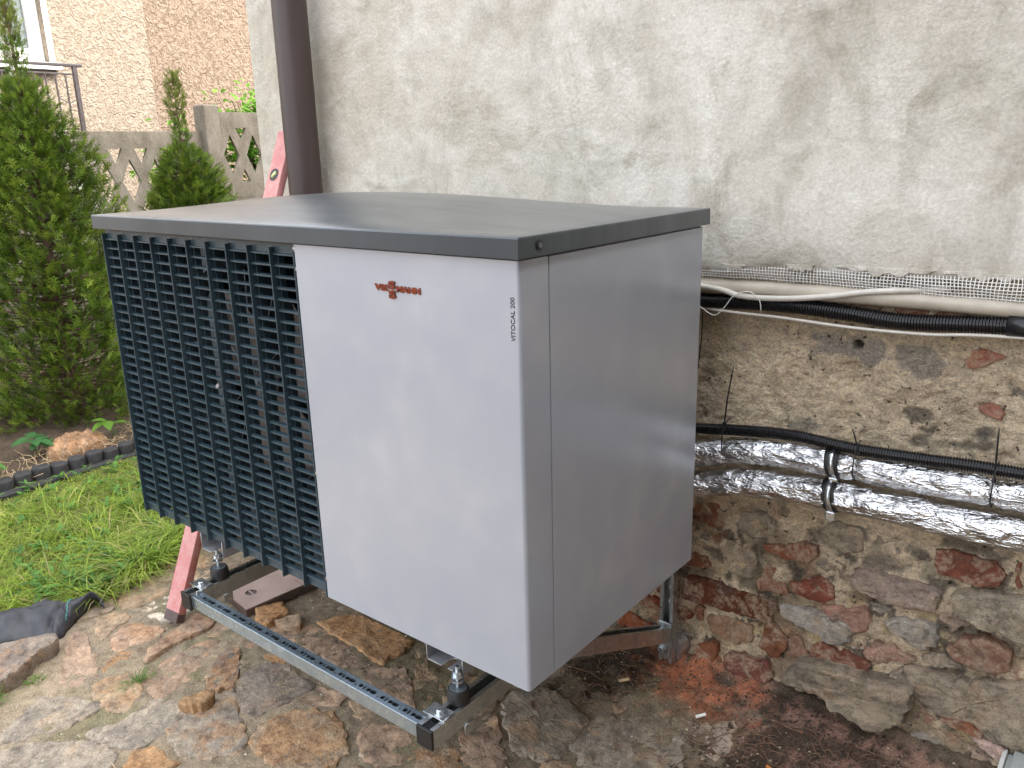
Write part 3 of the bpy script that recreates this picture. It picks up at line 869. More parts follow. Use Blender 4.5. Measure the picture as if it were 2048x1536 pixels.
def m_soil():
    n = N('dark_garden_soil')
    v = n.noise(18, 6, .7)
    f = n.noise(150, 4, .7)
    c = n.mix(n.mask(v, .35, .65), (.07, .048, .03, 1), (.13, .09, .058, 1))
    c = n.mix(.8, c, n.ramp(f, [(.3, (.5,) * 3), (.7, (1.5,) * 3)]), 'MULTIPLY')
    n.base(c)
    n.rough(.95)
    n.bump(n.math('ADD', v, n.math('MULTIPLY', f, .3)), .8, .015)
    return n.m


def m_pipe_brown():
    n = N('brown_coated_downpipe')
    v = n.noise(7, 5, .6, n.mapped((1, 1, .25)))
    n.base(n.mix(n.mask(v, .35, .7), (.040, .026, .024, 1), (.060, .040, .038, 1)))
    n.rough(n.rng(v, .3, .7, .32, .5))
    sc = n.noise(120, 4)
    n.bump(sc, .05, .001)
    return n.m


def m_level():
    n = N('dusty_red_aluminium')
    v = n.noise(30, 6, .7)
    f = n.noise(160, 4, .7)
    c = n.mix(n.mask(v, .38, .70), (.50, .175, .165, 1), (.56, .30, .28, 1))
    c = n.mix(n.mask(f, .60, .72), c, (.58, .42, .39, 1))
    n.base(c)
    n.rough(.5)
    n.bump(f, .08, .001)
    return n.m


M_COAT = m_coat()
M_LID = m_lid()
M_ZINC = m_zinc()
M_RAIL = m_zinc('blueish_zinc_rail', (.52, .64, .74), .26)
M_BOLT = m_zinc('bright_zinc_bolts', (.70, .74, .76), .22)
M_FOIL = m_foil()
M_ROCK = m_stone()
M_WALLROCK = m_stone('wall_rubble_rock', True)
M_BRICK = m_brick()
M_GROUND = m_ground()
M_RUBBLE = m_rubble()
M_PLASTER = m_plaster()
M_CASTA = m_roughcast('cream_roughcast_render', (.27, .218, .162), (.20, .155, .112))
M_CASTB = m_roughcast('pink_roughcast_render', (.225, .165, .118), (.14, .097, .065))
M_CONC = m_concrete('mossy_precast_concrete')
M_SLAB = m_concrete('landing_concrete', (.35, .33, .30), (.25, .23, .2))
M_THUJA = m_leaf('thuja_foliage', .6, .22)
M_GRASS = m_leaf('lawn_grass', .5, .4)
M_WEED = m_leaf('broad_green_leaf', .45, .4)
M_SOIL = m_soil()
M_PIPE = m_pipe_brown()
M_LEVEL = m_level()
M_GRILLE = m_simple('anthracite_blue_plastic', (.036, .060, .074), .30, 0, .15, 25, .05, 400, .0006)
M_INNER = m_simple('dark_unit_interior', (.018, .022, .028), .6, 0, .2, 30)
M_INNER2 = m_simple('grey_interior_sheet', (.16, .19, .21), .4, .5, .12, 20)
M_PAN = m_simple('blue_grey_base_pan', (.055, .078, .092), .45, .2, .15, 20)
M_FAN = m_simple('grey_brown_fan_plastic', (.12, .10, .09), .5, 0, .12, 20)
M_COPPER = m_simple('copper_tube', (.55, .2, .09), .3, 1.0, .2, 60)
M_LETTER = m_simple('copper_coloured_lettering', (.27, .075, .045), .28, .8, .2, 80)
M_INK = m_simple('dark_printed_ink', (.02, .022, .03), .5)
M_BLACK = m_simple('black_plastic', (.012, .012, .013), .38, 0, .2, 60, .06, 300, .0008)
M_RUBBER = m_simple('black_rubber', (.017, .016, .016), .55, 0, .25, 60, .12, 260, .001)
M_CONDUIT = m_simple('black_corrugated_conduit', (.010, .010, .011), .27, 0, .2, 40)
M_STEEL = m_simple('light_grey_foot_rail', (.40, .40, .42), .35, .4, .08, 20)
M_PVC = m_simple('aged_cream_pvc', (.52, .46, .37), .35, 0, .12, 25, .05, 200, .001)
M_CABLE = m_simple('white_cable_sheath', (.62, .58, .51), .35, 0, .1, 30)
M_FIBRE = m_simple('white_glass_fibre', (.85, .84, .80), .6, 0, .08, 60)
M_COVER = m_simple('mauve_brown_plastic_cover', (.34, .24, .205), .5, 0, .14, 14, .06, 300, .0008)
M_COVERD = m_simple('dark_brown_plastic_frame', (.085, .055, .047), .5, 0, .2, 30)
M_FABRIC = m_simple('black_weed_membrane', (.038, .040, .046), .5, 0, .35, 30, .5, 480, .0015)
M_TEAL = m_simple('teal_marker_thread', (.12, .42, .36), .6)
M_EDGE = m_simple('black_recycled_rubber_edging', (.035, .033, .034), .75, 0, .3, 40, .4, 160, .003)
M_IRON = m_simple('black_painted_iron', (.045, .035, .034), .5, 0, .3, 40)
M_WHITE = m_simple('white_window_frame', (.80, .79, .76), .35, 0, .04, 10)
M_CURTAIN = m_simple('pale_net_curtain', (.75, .74, .66), .8, 0, .12, 12)
M_LIGHTPLASTIC = m_simple('pale_grey_plastic', (.42, .45, .43), .45, 0, .06, 20)
M_TWIG = m_simple('dry_twig', (.20, .12, .07), .8, 0, .4, 90)
M_STRAW = m_simple('pale_dry_straw', (.50, .36, .21), .7, 0, .3, 60)
M_BARK = m_simple('reddish_brown_bark', (.12, .07, .045), .9, 0, .3, 60, .5, 90, .006)


def m_glass():
    n = N('window_glass')
    n.base((.35, .40, .38, 1)); n.rough(.06)
    n.b.inputs['Transmission Weight'].default_value = .6
    return n.m


def m_vial():
    n = N('yellow_green_vial')
    n.base((.62, .66, .30, 1)); n.rough(.1)
    n.b.inputs['Coat Weight'].default_value = .6
    return n.m


M_GLASS = m_glass()
M_VIAL = m_vial()

# ================================================================== GROUND
def poly_mask(X, Y, poly, soft, rag=0.0, seed=3.0):
    d = polydist(X, Y, poly)
    if rag:
        d = d + rag * fbm(X, Y, 14, 4, .6, seed)
    return 1 - sstep(-soft, soft, d)


# far ground: one big sheet a little below everything
obj('ground', [(-60, -60, G0 - .09), (60, -60, G0 - .09), (60, 60, G0 - .09), (-60, 60, G0 - .09)], [(0, 1, 2, 3)], M_SOIL)
tag(bpy.data.objects['ground'], kind='structure')

# sandy bed of the stone paving, with relief; soil and brick dust near the wall
xs = np.arange(-2.35, 1.9, .0085)
ys = np.arange(-2.2, .93, .0085)
ys = np.r_[np.arange(-2.2, -.75, .03), np.arange(-.75, .935, .0085)]
X, Y = np.meshgrid(xs, ys, indexing='ij')
Z = G0 + .006 + .005 * fbm(X, Y, 5, 3) + .006 * fbm(X, Y, 24, 4, .6) + .003 * fbm(X, Y, 90, 2)
dust = poly_mask(X, Y, DUST, .05, .12) * (1 - .55 * sstep(-.1, .5, fbm(X, Y, 26, 4, .65, 14)))
soilm = np.maximum(poly_mask(X, Y, SOIL, .05, .16, 5), poly_mask(X, Y, SOIL_B, .04, .12, 6))
soilm = np.maximum(soilm, sstep(.70, .86, Y + .06 * fbm(X, Y, 7, 3)) * sstep(-.5, -.3, X) * .8)
soilm = np.maximum(soilm, sstep(.05, .35, Y + .1 * fbm(X, Y, 6, 3)) * .35)
Z += .016 * dust * (.8 + .25 * fbm(X, Y, 12, 3)) * sstep(.25, .6, Y) * sstep(.03, .12, np.hypot(X + .17, Y - .85)) + .006 * soilm * (1 + fbm(X, Y, 60, 3))
Z += .02 * sstep(.82, .92, Y) * sstep(.03, .10, np.abs(X + .17))
Z[Y > .9] += .02
under_turf = sstep(-1.95, -2.15, X)
Z -= .01 * under_turf
tone = fbm(X, Y, 3.5, 4)[..., None]
col = np.array([.31, .25, .175]) * (1 + .30 * tone) + np.array([.03, .012, 0]) * fbm(X, Y, 8, 3, .5, 9)[..., None]
gsp = sstep(.15, .45, fbm(X, Y, 3, 4, .6, 21))[..., None]
col = col * (1 - .5 * gsp) + np.array([.19, .185, .09]) * .5 * gsp
col = col * (1 - soilm[..., None]) + np.array([.075, .055, .04]) * soilm[..., None]
red = np.array([.46, .17, .09]) * (1 + .3 * tone)
col = col * (1 - dust[..., None]) + red * dust[..., None]
pink = poly_mask(X, Y, [(.02, .70), (.25, .60), (.50, .72), (.75, .75), (.9, .93), (.05, .93)], .05, .15, 8)[..., None] * (.12 + .6 * sstep(.0, .35, fbm(X, Y, 13, 4, .65, 23)))[..., None]
col = col * (1 - pink) + np.array([.38, .22, .165]) * pink
GXS, GYS, GZ = xs.copy(), ys.copy(), Z.copy()


def ground_z(x, y):
    i = np.clip(np.searchsorted(GXS, x), 0, len(GXS) - 1)
    j = np.clip(np.searchsorted(GYS, y), 0, len(GYS) - 1)
    return GZ[i, j]


paving = arrays('paving', np.stack([X, Y, Z], -1).reshape(-1, 3), grid_faces(len(xs), len(ys)), M_GROUND, smooth=True,
                colors=np.clip(col, .01, 1).reshape(-1, 3))
tag(paving, kind='structure')


def slab_piece(name, poly, top, depth, mat, parent, axis='z', amp=.006, seed=0, color=(.3, .2, .15), rust=.3, bev=.006, tilt=(0, 0), rag=.007, grow=1.045):
    """irregular flat stone or brick: traced outline, broken edges, uneven face. axis z: lies flat; axis y: sits in the wall facing -y"""
    P = np.asarray(poly, float)
    # densify and roughen the outline
    Q = []
    for i in range(len(P)):
        a, b = P[i], P[(i + 1) % len(P)]
        k = max(2, int(np.hypot(*(b - a)) / .011))
        for t in np.arange(k) / k:
            Q.append(a * (1 - t) + b * t)
    Q = np.array(Q)
    Q = .5 * Q + .25 * np.roll(Q, 1, 0) + .25 * np.roll(Q, -1, 0)
    c = Q.mean(0)
    Q = c + (Q - c) * grow
    dirn = Q - c
    ln = np.hypot(dirn[:, 0], dirn[:, 1])[:, None]
    j = fbm(Q[:, 0], Q[:, 1], 38, 4, .65, 3.1 + seed)[:, None]
    Q = Q + dirn / (ln + 1e-6) * j * rag * 2.2
    size = float(ln.mean())
    rings = [(1.0 - .004 / size, -depth), (1.0, -bev * 1.6), (1 - .25 * bev / size, -bev * .5), (1 - 1.0 * bev / size, 0.0)]
    for s in (.82, .66, .5, .33, .17):
        rings.append((s * (1 - bev / size), 0.0))
    V = []
    n = len(Q)
    for s, h in rings:
        q = c + (Q - c) * s
        hh = np.full(n, h)
        if h > -bev * 2:
            f = fbm(q[:, 0], q[:, 1], 11, 4, .6, seed + 1.7)
            steps = np.round(f * 2.2) / 2.2
            hh = hh + amp * (.55 * f + .75 * steps) + amp * .45 * fbm(q[:, 0], q[:, 1], 55, 3, .6, seed)
        V.append(np.column_stack([q, hh]))
    V = np.vstack(V)
    V = np.vstack([V, [[c[0], c[1], float(V[-n:, 2].mean())]]])
    V[:, 2] += (V[:, 0] - c[0]) * tilt[0] + (V[:, 1] - c[1]) * tilt[1]
    F = []
    for r in range(len(rings) - 1):
        for i in range(n):
            F.append((r * n + i, r * n + (i + 1) % n, (r + 1) * n + (i + 1) % n, (r + 1) * n + i))
    r = len(rings) - 1
    F += [(r * n + i, r * n + (i + 1) % n, len(V) - 1) for i in range(n)]
    area = .5 * float((Q[:, 0] * np.roll(Q[:, 1], -1) - np.roll(Q[:, 0], -1) * Q[:, 1]).sum())
    if axis == 'z':
        W = np.column_stack([V[:, 0], V[:, 1], top + V[:, 2]])
        loc = Vector((c[0], c[1], top))
        flip = area < 0
    else:
        W = np.column_stack([V[:, 0], top - V[:, 2], V[:, 1]])
        loc = Vector((c[0], top, c[1]))
        flip = area < 0
    if flip:
        F = [tuple(reversed(f)) for f in F]
    W = W - np.array(loc)
    o = obj(name, W, F, mat, None, smooth=True, loc=loc)
    try:
        o.data.set_sharp_from_angle(angle=math.radians(38))
    except Exception:
        pass
    if parent is not None:
        o.parent = parent
        o.matrix_parent_inverse = parent_inv(parent)
    o.color = (*color, rust)
    return o


for i, (poly, c, ru, ra) in enumerate(PAVING):
    v = 1 + .18 * (RNG.rand() - .5)
    slab_piece('stone', poly, G0 + ra - (.003 if ra < .025 else 0), .05, M_ROCK, paving, 'z', .0045, i * 1.3, tuple(min(1, k * v) for k in c), ru,
               bev=.006, grow=1.085, tilt=((RNG.rand() - .5) * .05, (RNG.rand() - .5) * .05))

# smaller stones fitted into the gaps, and the paving beyond what was traced
traced = [np.array(p[0]) for p in PAVING]


def grown(t, g=1.045):
    return t.mean(0) + (t - t.mean(0)) * g


def fit_fillers(polys, x0, x1, y0, y1, step, allow, gap, rmin, rmax, nmax, seed):
    """greedy: put a stone where there is most room, let it grow in every direction up to its neighbours"""
    rs = np.random.RandomState(seed)
    gx_ = np.arange(x0, x1, step); gy_ = np.arange(y0, y1, step)
    GX, GY = np.meshgrid(gx_, gy_, indexing='ij')
    D = np.full(GX.shape, .3)
    for t in polys:
        D = np.minimum(D, polydist(GX, GY, list(map(tuple, t))))
    A = allow(GX, GY)
    out = []
    for _ in range(nmax):
        W = np.where(A, np.minimum(D, rmax) + rs.rand(*D.shape) * .012, -1)
        i, j = np.unravel_index(np.argmax(W), W.shape)
        if W[i, j] < rmin: break
        cx, cy = GX[i, j], GY[i, j]
        m = 14
        st = rs.uniform(.75, 1.25); ang0 = rs.uniform(0, 3.14)
        pts = []
        for a in range(m):
            th = 2 * math.pi * a / m + rs.uniform(-.1, .1)
            lim = rmax * rs.uniform(.85, 1.25) * (st if abs(math.cos(th - ang0)) > .7 else 1)
            r = 0
            while r < lim:
                r += step * .7
                ii = int(round((cx + r * math.cos(th) - x0) / step)); jj = int(round((cy + r * math.sin(th) - y0) / step))
                if not (0 <= ii < len(gx_) and 0 <= jj < len(gy_)): break
                if D[ii, jj] < gap: break
            pts.append((cx + r * math.cos(th), cy + r * math.sin(th)))
        out.append(pts)
        D = np.minimum(D, polydist(GX, GY, pts))
    return out


def allow_paving(x, y):
    ok = (x > turf_edge_x(y) + .06) & (y < .80)
    ok &= ~((x < -1.47) & (y < -.17) & (y > -.52) & (x < -1.47 - .3 * (y + .17)))       # sandy patch
    ok &= ~((x > -1.62) & (x < -1.33) & (y > .24) & (y < .66))                            # inspection cover
    ok &= ~((x > -1.36) & (x < -1.05) & (y > .24) & (y < .42))                            # gravelly patch
    ok &= ~((x > -.36) & (y > .34)) & ~((x > -.05) & (y > .12))
    return ok


def turf_edge_x(y):
    e = sorted(GRASS_EDGE, key=lambda p: p[1])
    return np.interp(y, [p[1] for p in e], [p[0] for p in e])


fill = fit_fillers([grown(t, 1.085) for t in traced], -2.3, 1.7, -2.1, .80, .012, allow_paving, .011, .017, .085, 230, 4)
for k, poly in enumerate(fill):
    c = [(.37, .275, .185), (.31, .265, .21), (.355, .235, .17), (.33, .26, .19), (.39, .30, .21)][RNG.randint(5)]
    v = RNG.uniform(.8, 1.12)
    slab_piece('stone', poly, G0 + RNG.uniform(.007, .014), .05, M_ROCK, paving, 'z', .005, 90 + k, tuple(q * v for q in c), RNG.uniform(.0, .6), bev=.006, grow=.98,
               rag=.004, tilt=((RNG.rand() - .5) * .06, (RNG.rand() - .5) * .06))


def scatter_bits(name, n, region, mat, size, parent=None, label=None, zf=None, flat=.6, seed=1):
    """many tiny irregular chips as one mass"""
    rs = np.random.RandomState(seed)
    base = np.array([(1, 0, 0), (-.6, .8, 0), (-.5, -.85, 0), (.1, .1, .9), (0, 0, -.5)])
    tri = np.array([(0, 1, 3), (1, 2, 3), (2, 0, 3), (1, 0, 4), (2, 1, 4), (0, 2, 4)])
    P = region(rs, n)
    n = len(P)
    P[:, 2] = np.maximum(P[:, 2], ground_z(P[:, 0], P[:, 1]) + .0008)
    s = size[0] + (size[1] - size[0]) * rs.rand(n) ** 3
    th = rs.rand(n) * 6.28
    B = base[None] * (.7 + .6 * rs.rand(n, 5, 1))
    x = B[..., 0] * np.cos(th)[:, None] - B[..., 1] * np.sin(th)[:, None]
    y = B[..., 0] * np.sin(th)[:, None] + B[..., 1] * np.cos(th)[:, None]
    V = np.stack([x, y, B[..., 2] * flat], -1) * s[:, None, None] + P[:, None, :]
    F = (tri[None] + (np.arange(n) * 5)[:, None, None]).reshape(-1, 3)
    o = arrays(name, V.reshape(-1, 3), F, mat, parent)
    tag(o, label, kind='stuff')
    return o


def bit_region(x0, x1, y0, y1, dens=None, z=G0 + .004):
    def f(rs, n):
        P = np.column_stack([rs.uniform(x0, x1, n), rs.uniform(y0, y1, n), np.full(n, z)])
        if dens is not None:
            P = P[rs.rand(n) < dens(P[:, 0], P[:, 1])]
        return P
    return f


M_GRIT = m_simple('sandy_grit', (.36, .29, .20), .95, 0, .5, 70)
M_GRITW = m_simple('pale_grit', (.55, .50, .42), .95, 0, .3, 70)
M_GRITD = m_simple('dark_soil_crumbs', (.06, .042, .03), .95, 0, .5, 70)
M_GRITR = m_simple('red_brick_crumbs', (.42, .14, .075), .95, 0, .3, 70)


def not_on_stone(x, y):
    d = np.ones(len(x))
    for t in traced:
        d *= np.where(inside(x, y, list(map(tuple, t))), .12, 1)
    return d


scatter_bits('grit', 9000, bit_region(-2.1, .9, -.8, .9, not_on_stone, G0 - .02), M_GRIT, (.0012, .0060), label='sandy grit lying in the joints between the paving stones', seed=2)
scatter_bits('grit', 1500, bit_region(-2.1, .9, -.8, .9, None, G0 + .016), M_GRITW, (.0010, .0040), label='pale stone chips strewn over the paving', seed=3)


def soil_d(x, y):
    return np.clip(poly_mask(x, y, SOIL, .06, .1, 5) + poly_mask(x, y, SOIL_B, .05, .1, 6) + .25 * sstep(.6, .85, y), 0, 1)


scatter_bits('soil_crumbs', 42000, bit_region(-.6, 1.0, -.1, .91, soil_d, G0 - .02), M_GRITD, (.0015, .0065), label='dark soil crumbs heaped along the foot of the wall', seed=4)
scatter_bits('brick_crumbs', 5000, bit_region(-.4, .9, .2, .91, lambda x, y: poly_mask(x, y, DUST, .05, .1) * .9 + .05, G0 - .02), M_GRITR, (.001, .005),
             label='red brick crumbs and drilling dust below the wall rail', seed=5)

# dry twigs and roots among the soil
tv, tf = [], []
rs = np.random.RandomState(5)
cnt = 0
for i in range(300):
    if i < 110:
        x, y = rs.uniform(-.42, -.02), rs.uniform(.50, .86)
    else:
        x, y = rs.uniform(.02, .55), rs.uniform(.42, .84)
    L = rs.uniform(.02, .09); a = rs.uniform(0, 6.28); cv = rs.uniform(-1, 1)
    pts = [(x + L * t * math.cos(a + cv * t), y + L * t * math.sin(a + cv * t), G0 + .018 + .012 * math.sin(3 * t + i)) for t in (0, .33, .66, 1)]
    if max(p[1] for p in pts) > .9: continue
    gz_ = ground_z(np.array([p[0] for p in pts]), np.array([p[1] for p in pts]))
    pts = [(p[0], p[1], max(g, G0 + .006) + .002 + abs(p[2] - G0 - .018) * .6) for p, g in zip(pts, gz_)]
    V, F, tri = tube_arrays(pts, rs.uniform(.0006, .0014), 4)
    tv.append(V); tf += [tuple(k + cnt for k in f) for f in list(map(tuple, F)) + tri]; cnt += len(V)
tag(obj('dry_twigs', np.vstack(tv), tf, M_TWIG, smooth=True), 'thin dry twigs and roots tangled over the soil by the wall', kind='stuff')
tube('straw', spline([(-1.07, -.335, G0 + .03), (-1.0, -.35, G0 + .036), (-.94, -.39, G0 + .034)], 12), .0012, M_STRAW)
tag(bpy.data.objects['straw'], 'thin pale straw lying across two paving stones', 'straw')


def dowel(x, y, a, L, r, mat, label, z=G0 + .022):
    d = Vector((math.cos(a) * L / 2, math.sin(a) * L / 2, .002))
    bm = bmesh.new()
    cyl_bm(bm, Vector((x, y, z + r)) - d, Vector((x, y, z + r)) + d, r, n=14)
    return tag(from_bm('wall_plug_offcut', bm, mat, smooth=False), label, 'offcut')


# ================================================================== LAWN
def turf_edge_x(y):
    e = sorted(GRASS_EDGE, key=lambda p: p[1])
    return np.interp(y, [p[1] for p in e], [p[0] for p in e])


rs = np.random.RandomState(3)
ny_, nx_ = 90, 60
tx = np.linspace(0, 1, nx_)[:, None]
ty = np.linspace(-1.2, 2.6, ny_)[None, :]
xe = turf_edge_x(ty)
TX = -3.36 + (xe + .02 + 3.36) * tx
TY = ty + 0 * tx
TZ = G0 + .008 + .014 * fbm(TX, TY, 3, 3) - .03 * sstep(.93, 1, tx) + 0 * TX
tc = np.array([.13, .13, .045]) + .03 * fbm(TX, TY, 9, 4)[..., None]
lawn = arrays('lawn_ground', np.stack([TX, TY, TZ], -1).reshape(-1, 3), grid_faces(nx_, ny_), M_GROUND, smooth=True, colors=np.clip(tc, .01, 1).reshape(-1, 3))
tag(lawn, kind='structure')


def blades(n, xf, yf, hmin, hmax, w, seed, lean=.6, cols=None, zf=None):
    rs = np.random.RandomState(seed)
    x, y = xf(rs, n), None
    y = yf(rs, n)
    x = xf(rs, n, y)
    clump = fbm(x, y, 5, 3, .5, seed)
    h = (hmin + (hmax - hmin) * rs.rand(n) ** 2.2) * np.clip(1 + 1.0 * clump, .4, 1.7) * np.where(x < -2.95, .45, 1)
    a = rs.rand(n) * 6.283 + 1.2 * fbm(x, y, 8, 2, .5, seed + 5)
    ca, sa = np.cos(a), np.sin(a)
    ln = lean * (.25 + rs.rand(n)) * h * 1.1
    ww = w * (.6 + .8 * rs.rand(n))
    z0 = np.full(n, G0) if zf is None else zf(x, y)
    segs = [(0, 0, 1), (.4, .18, .9), (.75, .5, .65), (1, 1, .04)]
    V = []
    for t, b, k in segs:
        cx = x + ca * ln * b * 1.2
        cy = y + sa * ln * b * 1.2
        cz = z0 + h * (t - .30 * b * b * np.clip(ln / h, 0, 1.5))
        px, py = -sa * ww * k / 2, ca * ww * k / 2
        V.append(np.stack([cx - px, cy - py, cz], -1))
        V.append(np.stack([cx + px, cy + py, cz], -1))
    V = np.stack(V, 1)
    F = np.array([(0, 1, 3, 2), (2, 3, 5, 4), (4, 5, 7, 6)])
    F = (F[None] + (np.arange(n) * 8)[:, None, None]).reshape(-1, 4)
    if cols is None:
        t = rs.rand(n, 1)
        c = np.array([.17, .29, .035]) * (1 - t) + np.array([.42, .52, .09]) * t
        dry = rs.rand(n) < .13
        c[dry] = np.array([.48, .42, .20])
        c *= (.75 + .5 * rs.rand(n, 1))
        patch = sstep(-.3, .4, fbm(x, y, 3.2, 3, .5, 4))[:, None]
        c = c * (1 - .35 * patch) + np.array([.20, .27, .05]) * .35 * patch
    else:
        c = np.tile(cols, (n, 1)) * (.8 + .4 * rs.rand(n, 1))
    return V.reshape(-1, 3), F, np.repeat(c, 8, 0)


def gx(rs, n, y=None):
    if y is None: return rs.rand(n)
    t = rs.rand(n)
    xe = turf_edge_x(y)
    return -3.26 + (xe + .0 + 3.26) * t


V1, F1, C1 = blades(60000, gx, lambda rs, n: rs.uniform(-.75, 1.9, n), .014, .062, .0034, 11, 1.3)
V2, F2, C2 = blades(4200, gx, lambda rs, n: rs.uniform(-.75, 1.9, n), .05, .11, .0045, 12, 1.6)


def gedge(rs, n, y=None):
    if y is None: return rs.rand(n)
    return turf_edge_x(y) - np.abs(rs.randn(n)) * .05 + .01


V3, F3, C3 = blades(3600, gedge, lambda rs, n: rs.uniform(-.02, .5, n), .03, .11, .0050, 13, 1.7)
Vg = np.vstack([V1, V2, V3]); Fg = np.vstack([F1, F2 + len(V1), F3 + len(V1) + len(V2)]); Cg = np.vstack([C1, C2, C3])
tag(arrays('grass', Vg, Fg, M_GRASS, None, True, Cg), 'bright green uncut lawn between the paving and the rubber edging', kind='stuff')


def leaf_mesh(L, w, fold=.15, droop=.25, n=6):
    V, F = [], []
    for i in range(n + 1):
        t = i / n
        ww = w * math.sin(math.pi * min(t * .93 + .05, 1)) ** .8
        z = -droop * L * t * t
        V += [(t * L, -ww / 2, z + fold * ww), (t * L, 0, z), (t * L, ww / 2, z + fold * ww)]
    for i in range(n):
        a = i * 3
        F += [(a, a + 3, a + 4, a + 1), (a + 1, a + 4, a + 5, a + 2)]
    return np.array(V), np.array(F)


def place_leaf(V, base, az, el, roll=0.0):
    M = Matrix.Translation(base) @ Matrix.Rotation(az, 4, 'Z') @ Matrix.Rotation(-el, 4, 'Y') @ Matrix.Rotation(roll, 4, 'X')
    Mn = np.array(M)
    return V @ Mn[:3, :3].T + Mn[:3, 3]


# small broad-leaved weeds in the lawn (clover, dandelion), one mass
wv, wf, wc, cnt = [], [], [], 0
rs = np.random.RandomState(21)
for i in range(420):
    y = rs.uniform(-.55, 1.5) if i < 300 else rs.uniform(-.1, .35)
    xe_ = float(turf_edge_x(y))
    x = rs.uniform(-3.2, xe_ - .02) if i < 300 else xe_ - abs(rs.randn()) * .12
    hh = rs.uniform(.02, .055)
    for k in range(rs.randint(3, 7)):
        V, F = leaf_mesh(rs.uniform(.018, .045), rs.uniform(.010, .022), .12, .3, 3)
        W = place_leaf(V, (x, y, G0 + hh), rs.rand() * 6.28, rs.uniform(-.1, .9))
        wv.append(W); wf.append(F + cnt); cnt += len(W)
        wc.append(np.tile(np.array([.10, .22, .05]) * rs.uniform(.8, 1.5), (len(W), 1)))
tag(arrays('lawn_weeds', np.vstack(wv), np.vstack(wf), M_WEED, None, True, np.vstack(wc)), 'small clover and dandelion leaves growing in the lawn', kind='stuff')


def tuft(x, y, n, h, label, seed, cat='grass tuft'):
    rs = np.random.RandomState(seed)
    V, F, C = blades(n, lambda r, m, y=None: x + r.randn(m) * h * .22, lambda r, m: y + r.randn(m) * h * .22, h * .5, h, .0028, seed, 1.5,
                     np.array([.15, .27, .06]))
    return tag(arrays('grass_tuft', V, F, M_GRASS, None, True, C), label, cat, 'grass tufts in the paving joints')


# ================================================================== HOUSE
house = thing('house', 'house under renovation with grey rough plaster above bare rubble masonry', 'house', (.5, .95, G0))
XL, XR = -1.902, 2.6

# old masonry base wall with relief
xs = np.r_[np.arange(XL, -.35, .03), np.arange(-.35, .95, .0046), np.arange(.95, XR + .02, .03)]
zs = np.arange(G0 - .05, .76, .0046)
X, Zw = np.meshgrid(xs, zs, indexing='ij')
Yw = WALL_Y - .009 * fbm(X, Zw, 3.2, 4) - .008 * fbm(X, Zw, 14, 4, .6, 2) - .0050 * fbm(X, Zw, 50, 3, .65, 3)
pit = sstep(.42, .62, fbm(X, Zw, 19, 3, .5, 7))
Yw += .012 * pit
low = sstep(.12, -.05, Zw + .05 * fbm(X, Zw, 6, 3))
Yw += .012 * low * np.abs(fbm(X, Zw, 10, 3, .5, 12))
base = np.array([.80, .66, .48])
t1 = fbm(X, Zw, 4, 5, .6, 1)[..., None]
col = base * (1 + .30 * t1)
dk = (low * .8 * sstep(-.25, .35, fbm(X, Zw, 7, 4, .6, 5)))[..., None]
col = col * (1 - dk) + np.array([.30, .225, .15]) * dk
yel = (sstep(.2, .5, fbm(X, Zw, 9, 4, .6, 31)) * (.35 + .4 * low))[..., None]
col = col * (1 - yel) + np.array([.62, .48, .28]) * yel
pnk = (sstep(.22, .5, fbm(X, Zw, 6.5, 5, .65, 37)) * (low * .7 + .08))[..., None]
col = col * (1 - pnk) + np.array([.50, .30, .21]) * pnk
blk = (sstep(.33, .50, fbm(X, Zw, 11, 5, .68, 39)) * (low * .6 + .25))[..., None]
col = col * (1 - blk) + np.array([.12, .10, .085]) * blk
grn = (sstep(.25, .55, fbm(X, Zw, 8, 4, .6, 33)) * low * .6)[..., None]
col = col * (1 - grn) + np.array([.17, .17, .12]) * grn
for pi, (poly, c) in enumerate(PATCHES):
    m = poly_mask(X, Zw, poly, .005, .022, 40 + pi)
    if pi < 2:
        Yw = Yw * (1 - m) + (WALL_Y - .001) * m
    elif sum(c) < .6:
        Yw += m * .006 * (.5 + np.abs(fbm(X, Zw, 30, 3)))
    m = m[..., None] * (.9 if pi < 2 else .75)
    col = col * (1 - m) + np.array(c) * (1 + .2 * t1) * m
# drill hole above the pipes, and its lighter rim
for hx, hz, hr in ((.265, .511, .012), (.236, .075, .011)):
    d = np.hypot(X - hx, Zw - hz)
    Yw += .03 * (1 - sstep(hr * .75, hr, d))
    rim = (sstep(hr * 2.2, hr * 1.2, d))[..., None]
    col = col * (1 - .6 * rim) + np.array([.5, .44, .36]) * .6 * rim
    h = (1 - sstep(hr * .8, hr * 1.0, d))[..., None]
    col = col * (1 - h) + np.array([.1, .08, .06]) * h
masonry = arrays('masonry', np.stack([X, Yw, Zw], -1).reshape(-1, 3), grid_faces(len(xs), len(zs))[:, ::1], M_RUBBLE, house, smooth=True,
                 colors=np.clip(col, .01, .95).reshape(-1, 3))
tag(masonry, 'bare rubble and brick base of the wall, its old lime mortar crumbling')
for i, (poly, c, ru, ra, kind) in enumerate(MASONRY):
    v = 1 + .1 * (RNG.rand() - .5)
    slab_piece(kind, poly, WALL_Y - (ra * .9 if ra < .03 else ra), .07 if ra < .05 else .12, M_BRICK if kind == 'brick' else M_WALLROCK, masonry, 'y',
               .0045 if kind == 'brick' else .008, 200 + i * 1.7, tuple(k * g_ * v for k, g_ in zip(c, (.84, .86, .82))) if kind == 'brick' else tuple(k * v for k in c), ru,
               bev=.004 if kind == 'brick' else .009, rag=.006)
zpolys = [grown(np.array(m_[0])) for m_ in MASONRY]


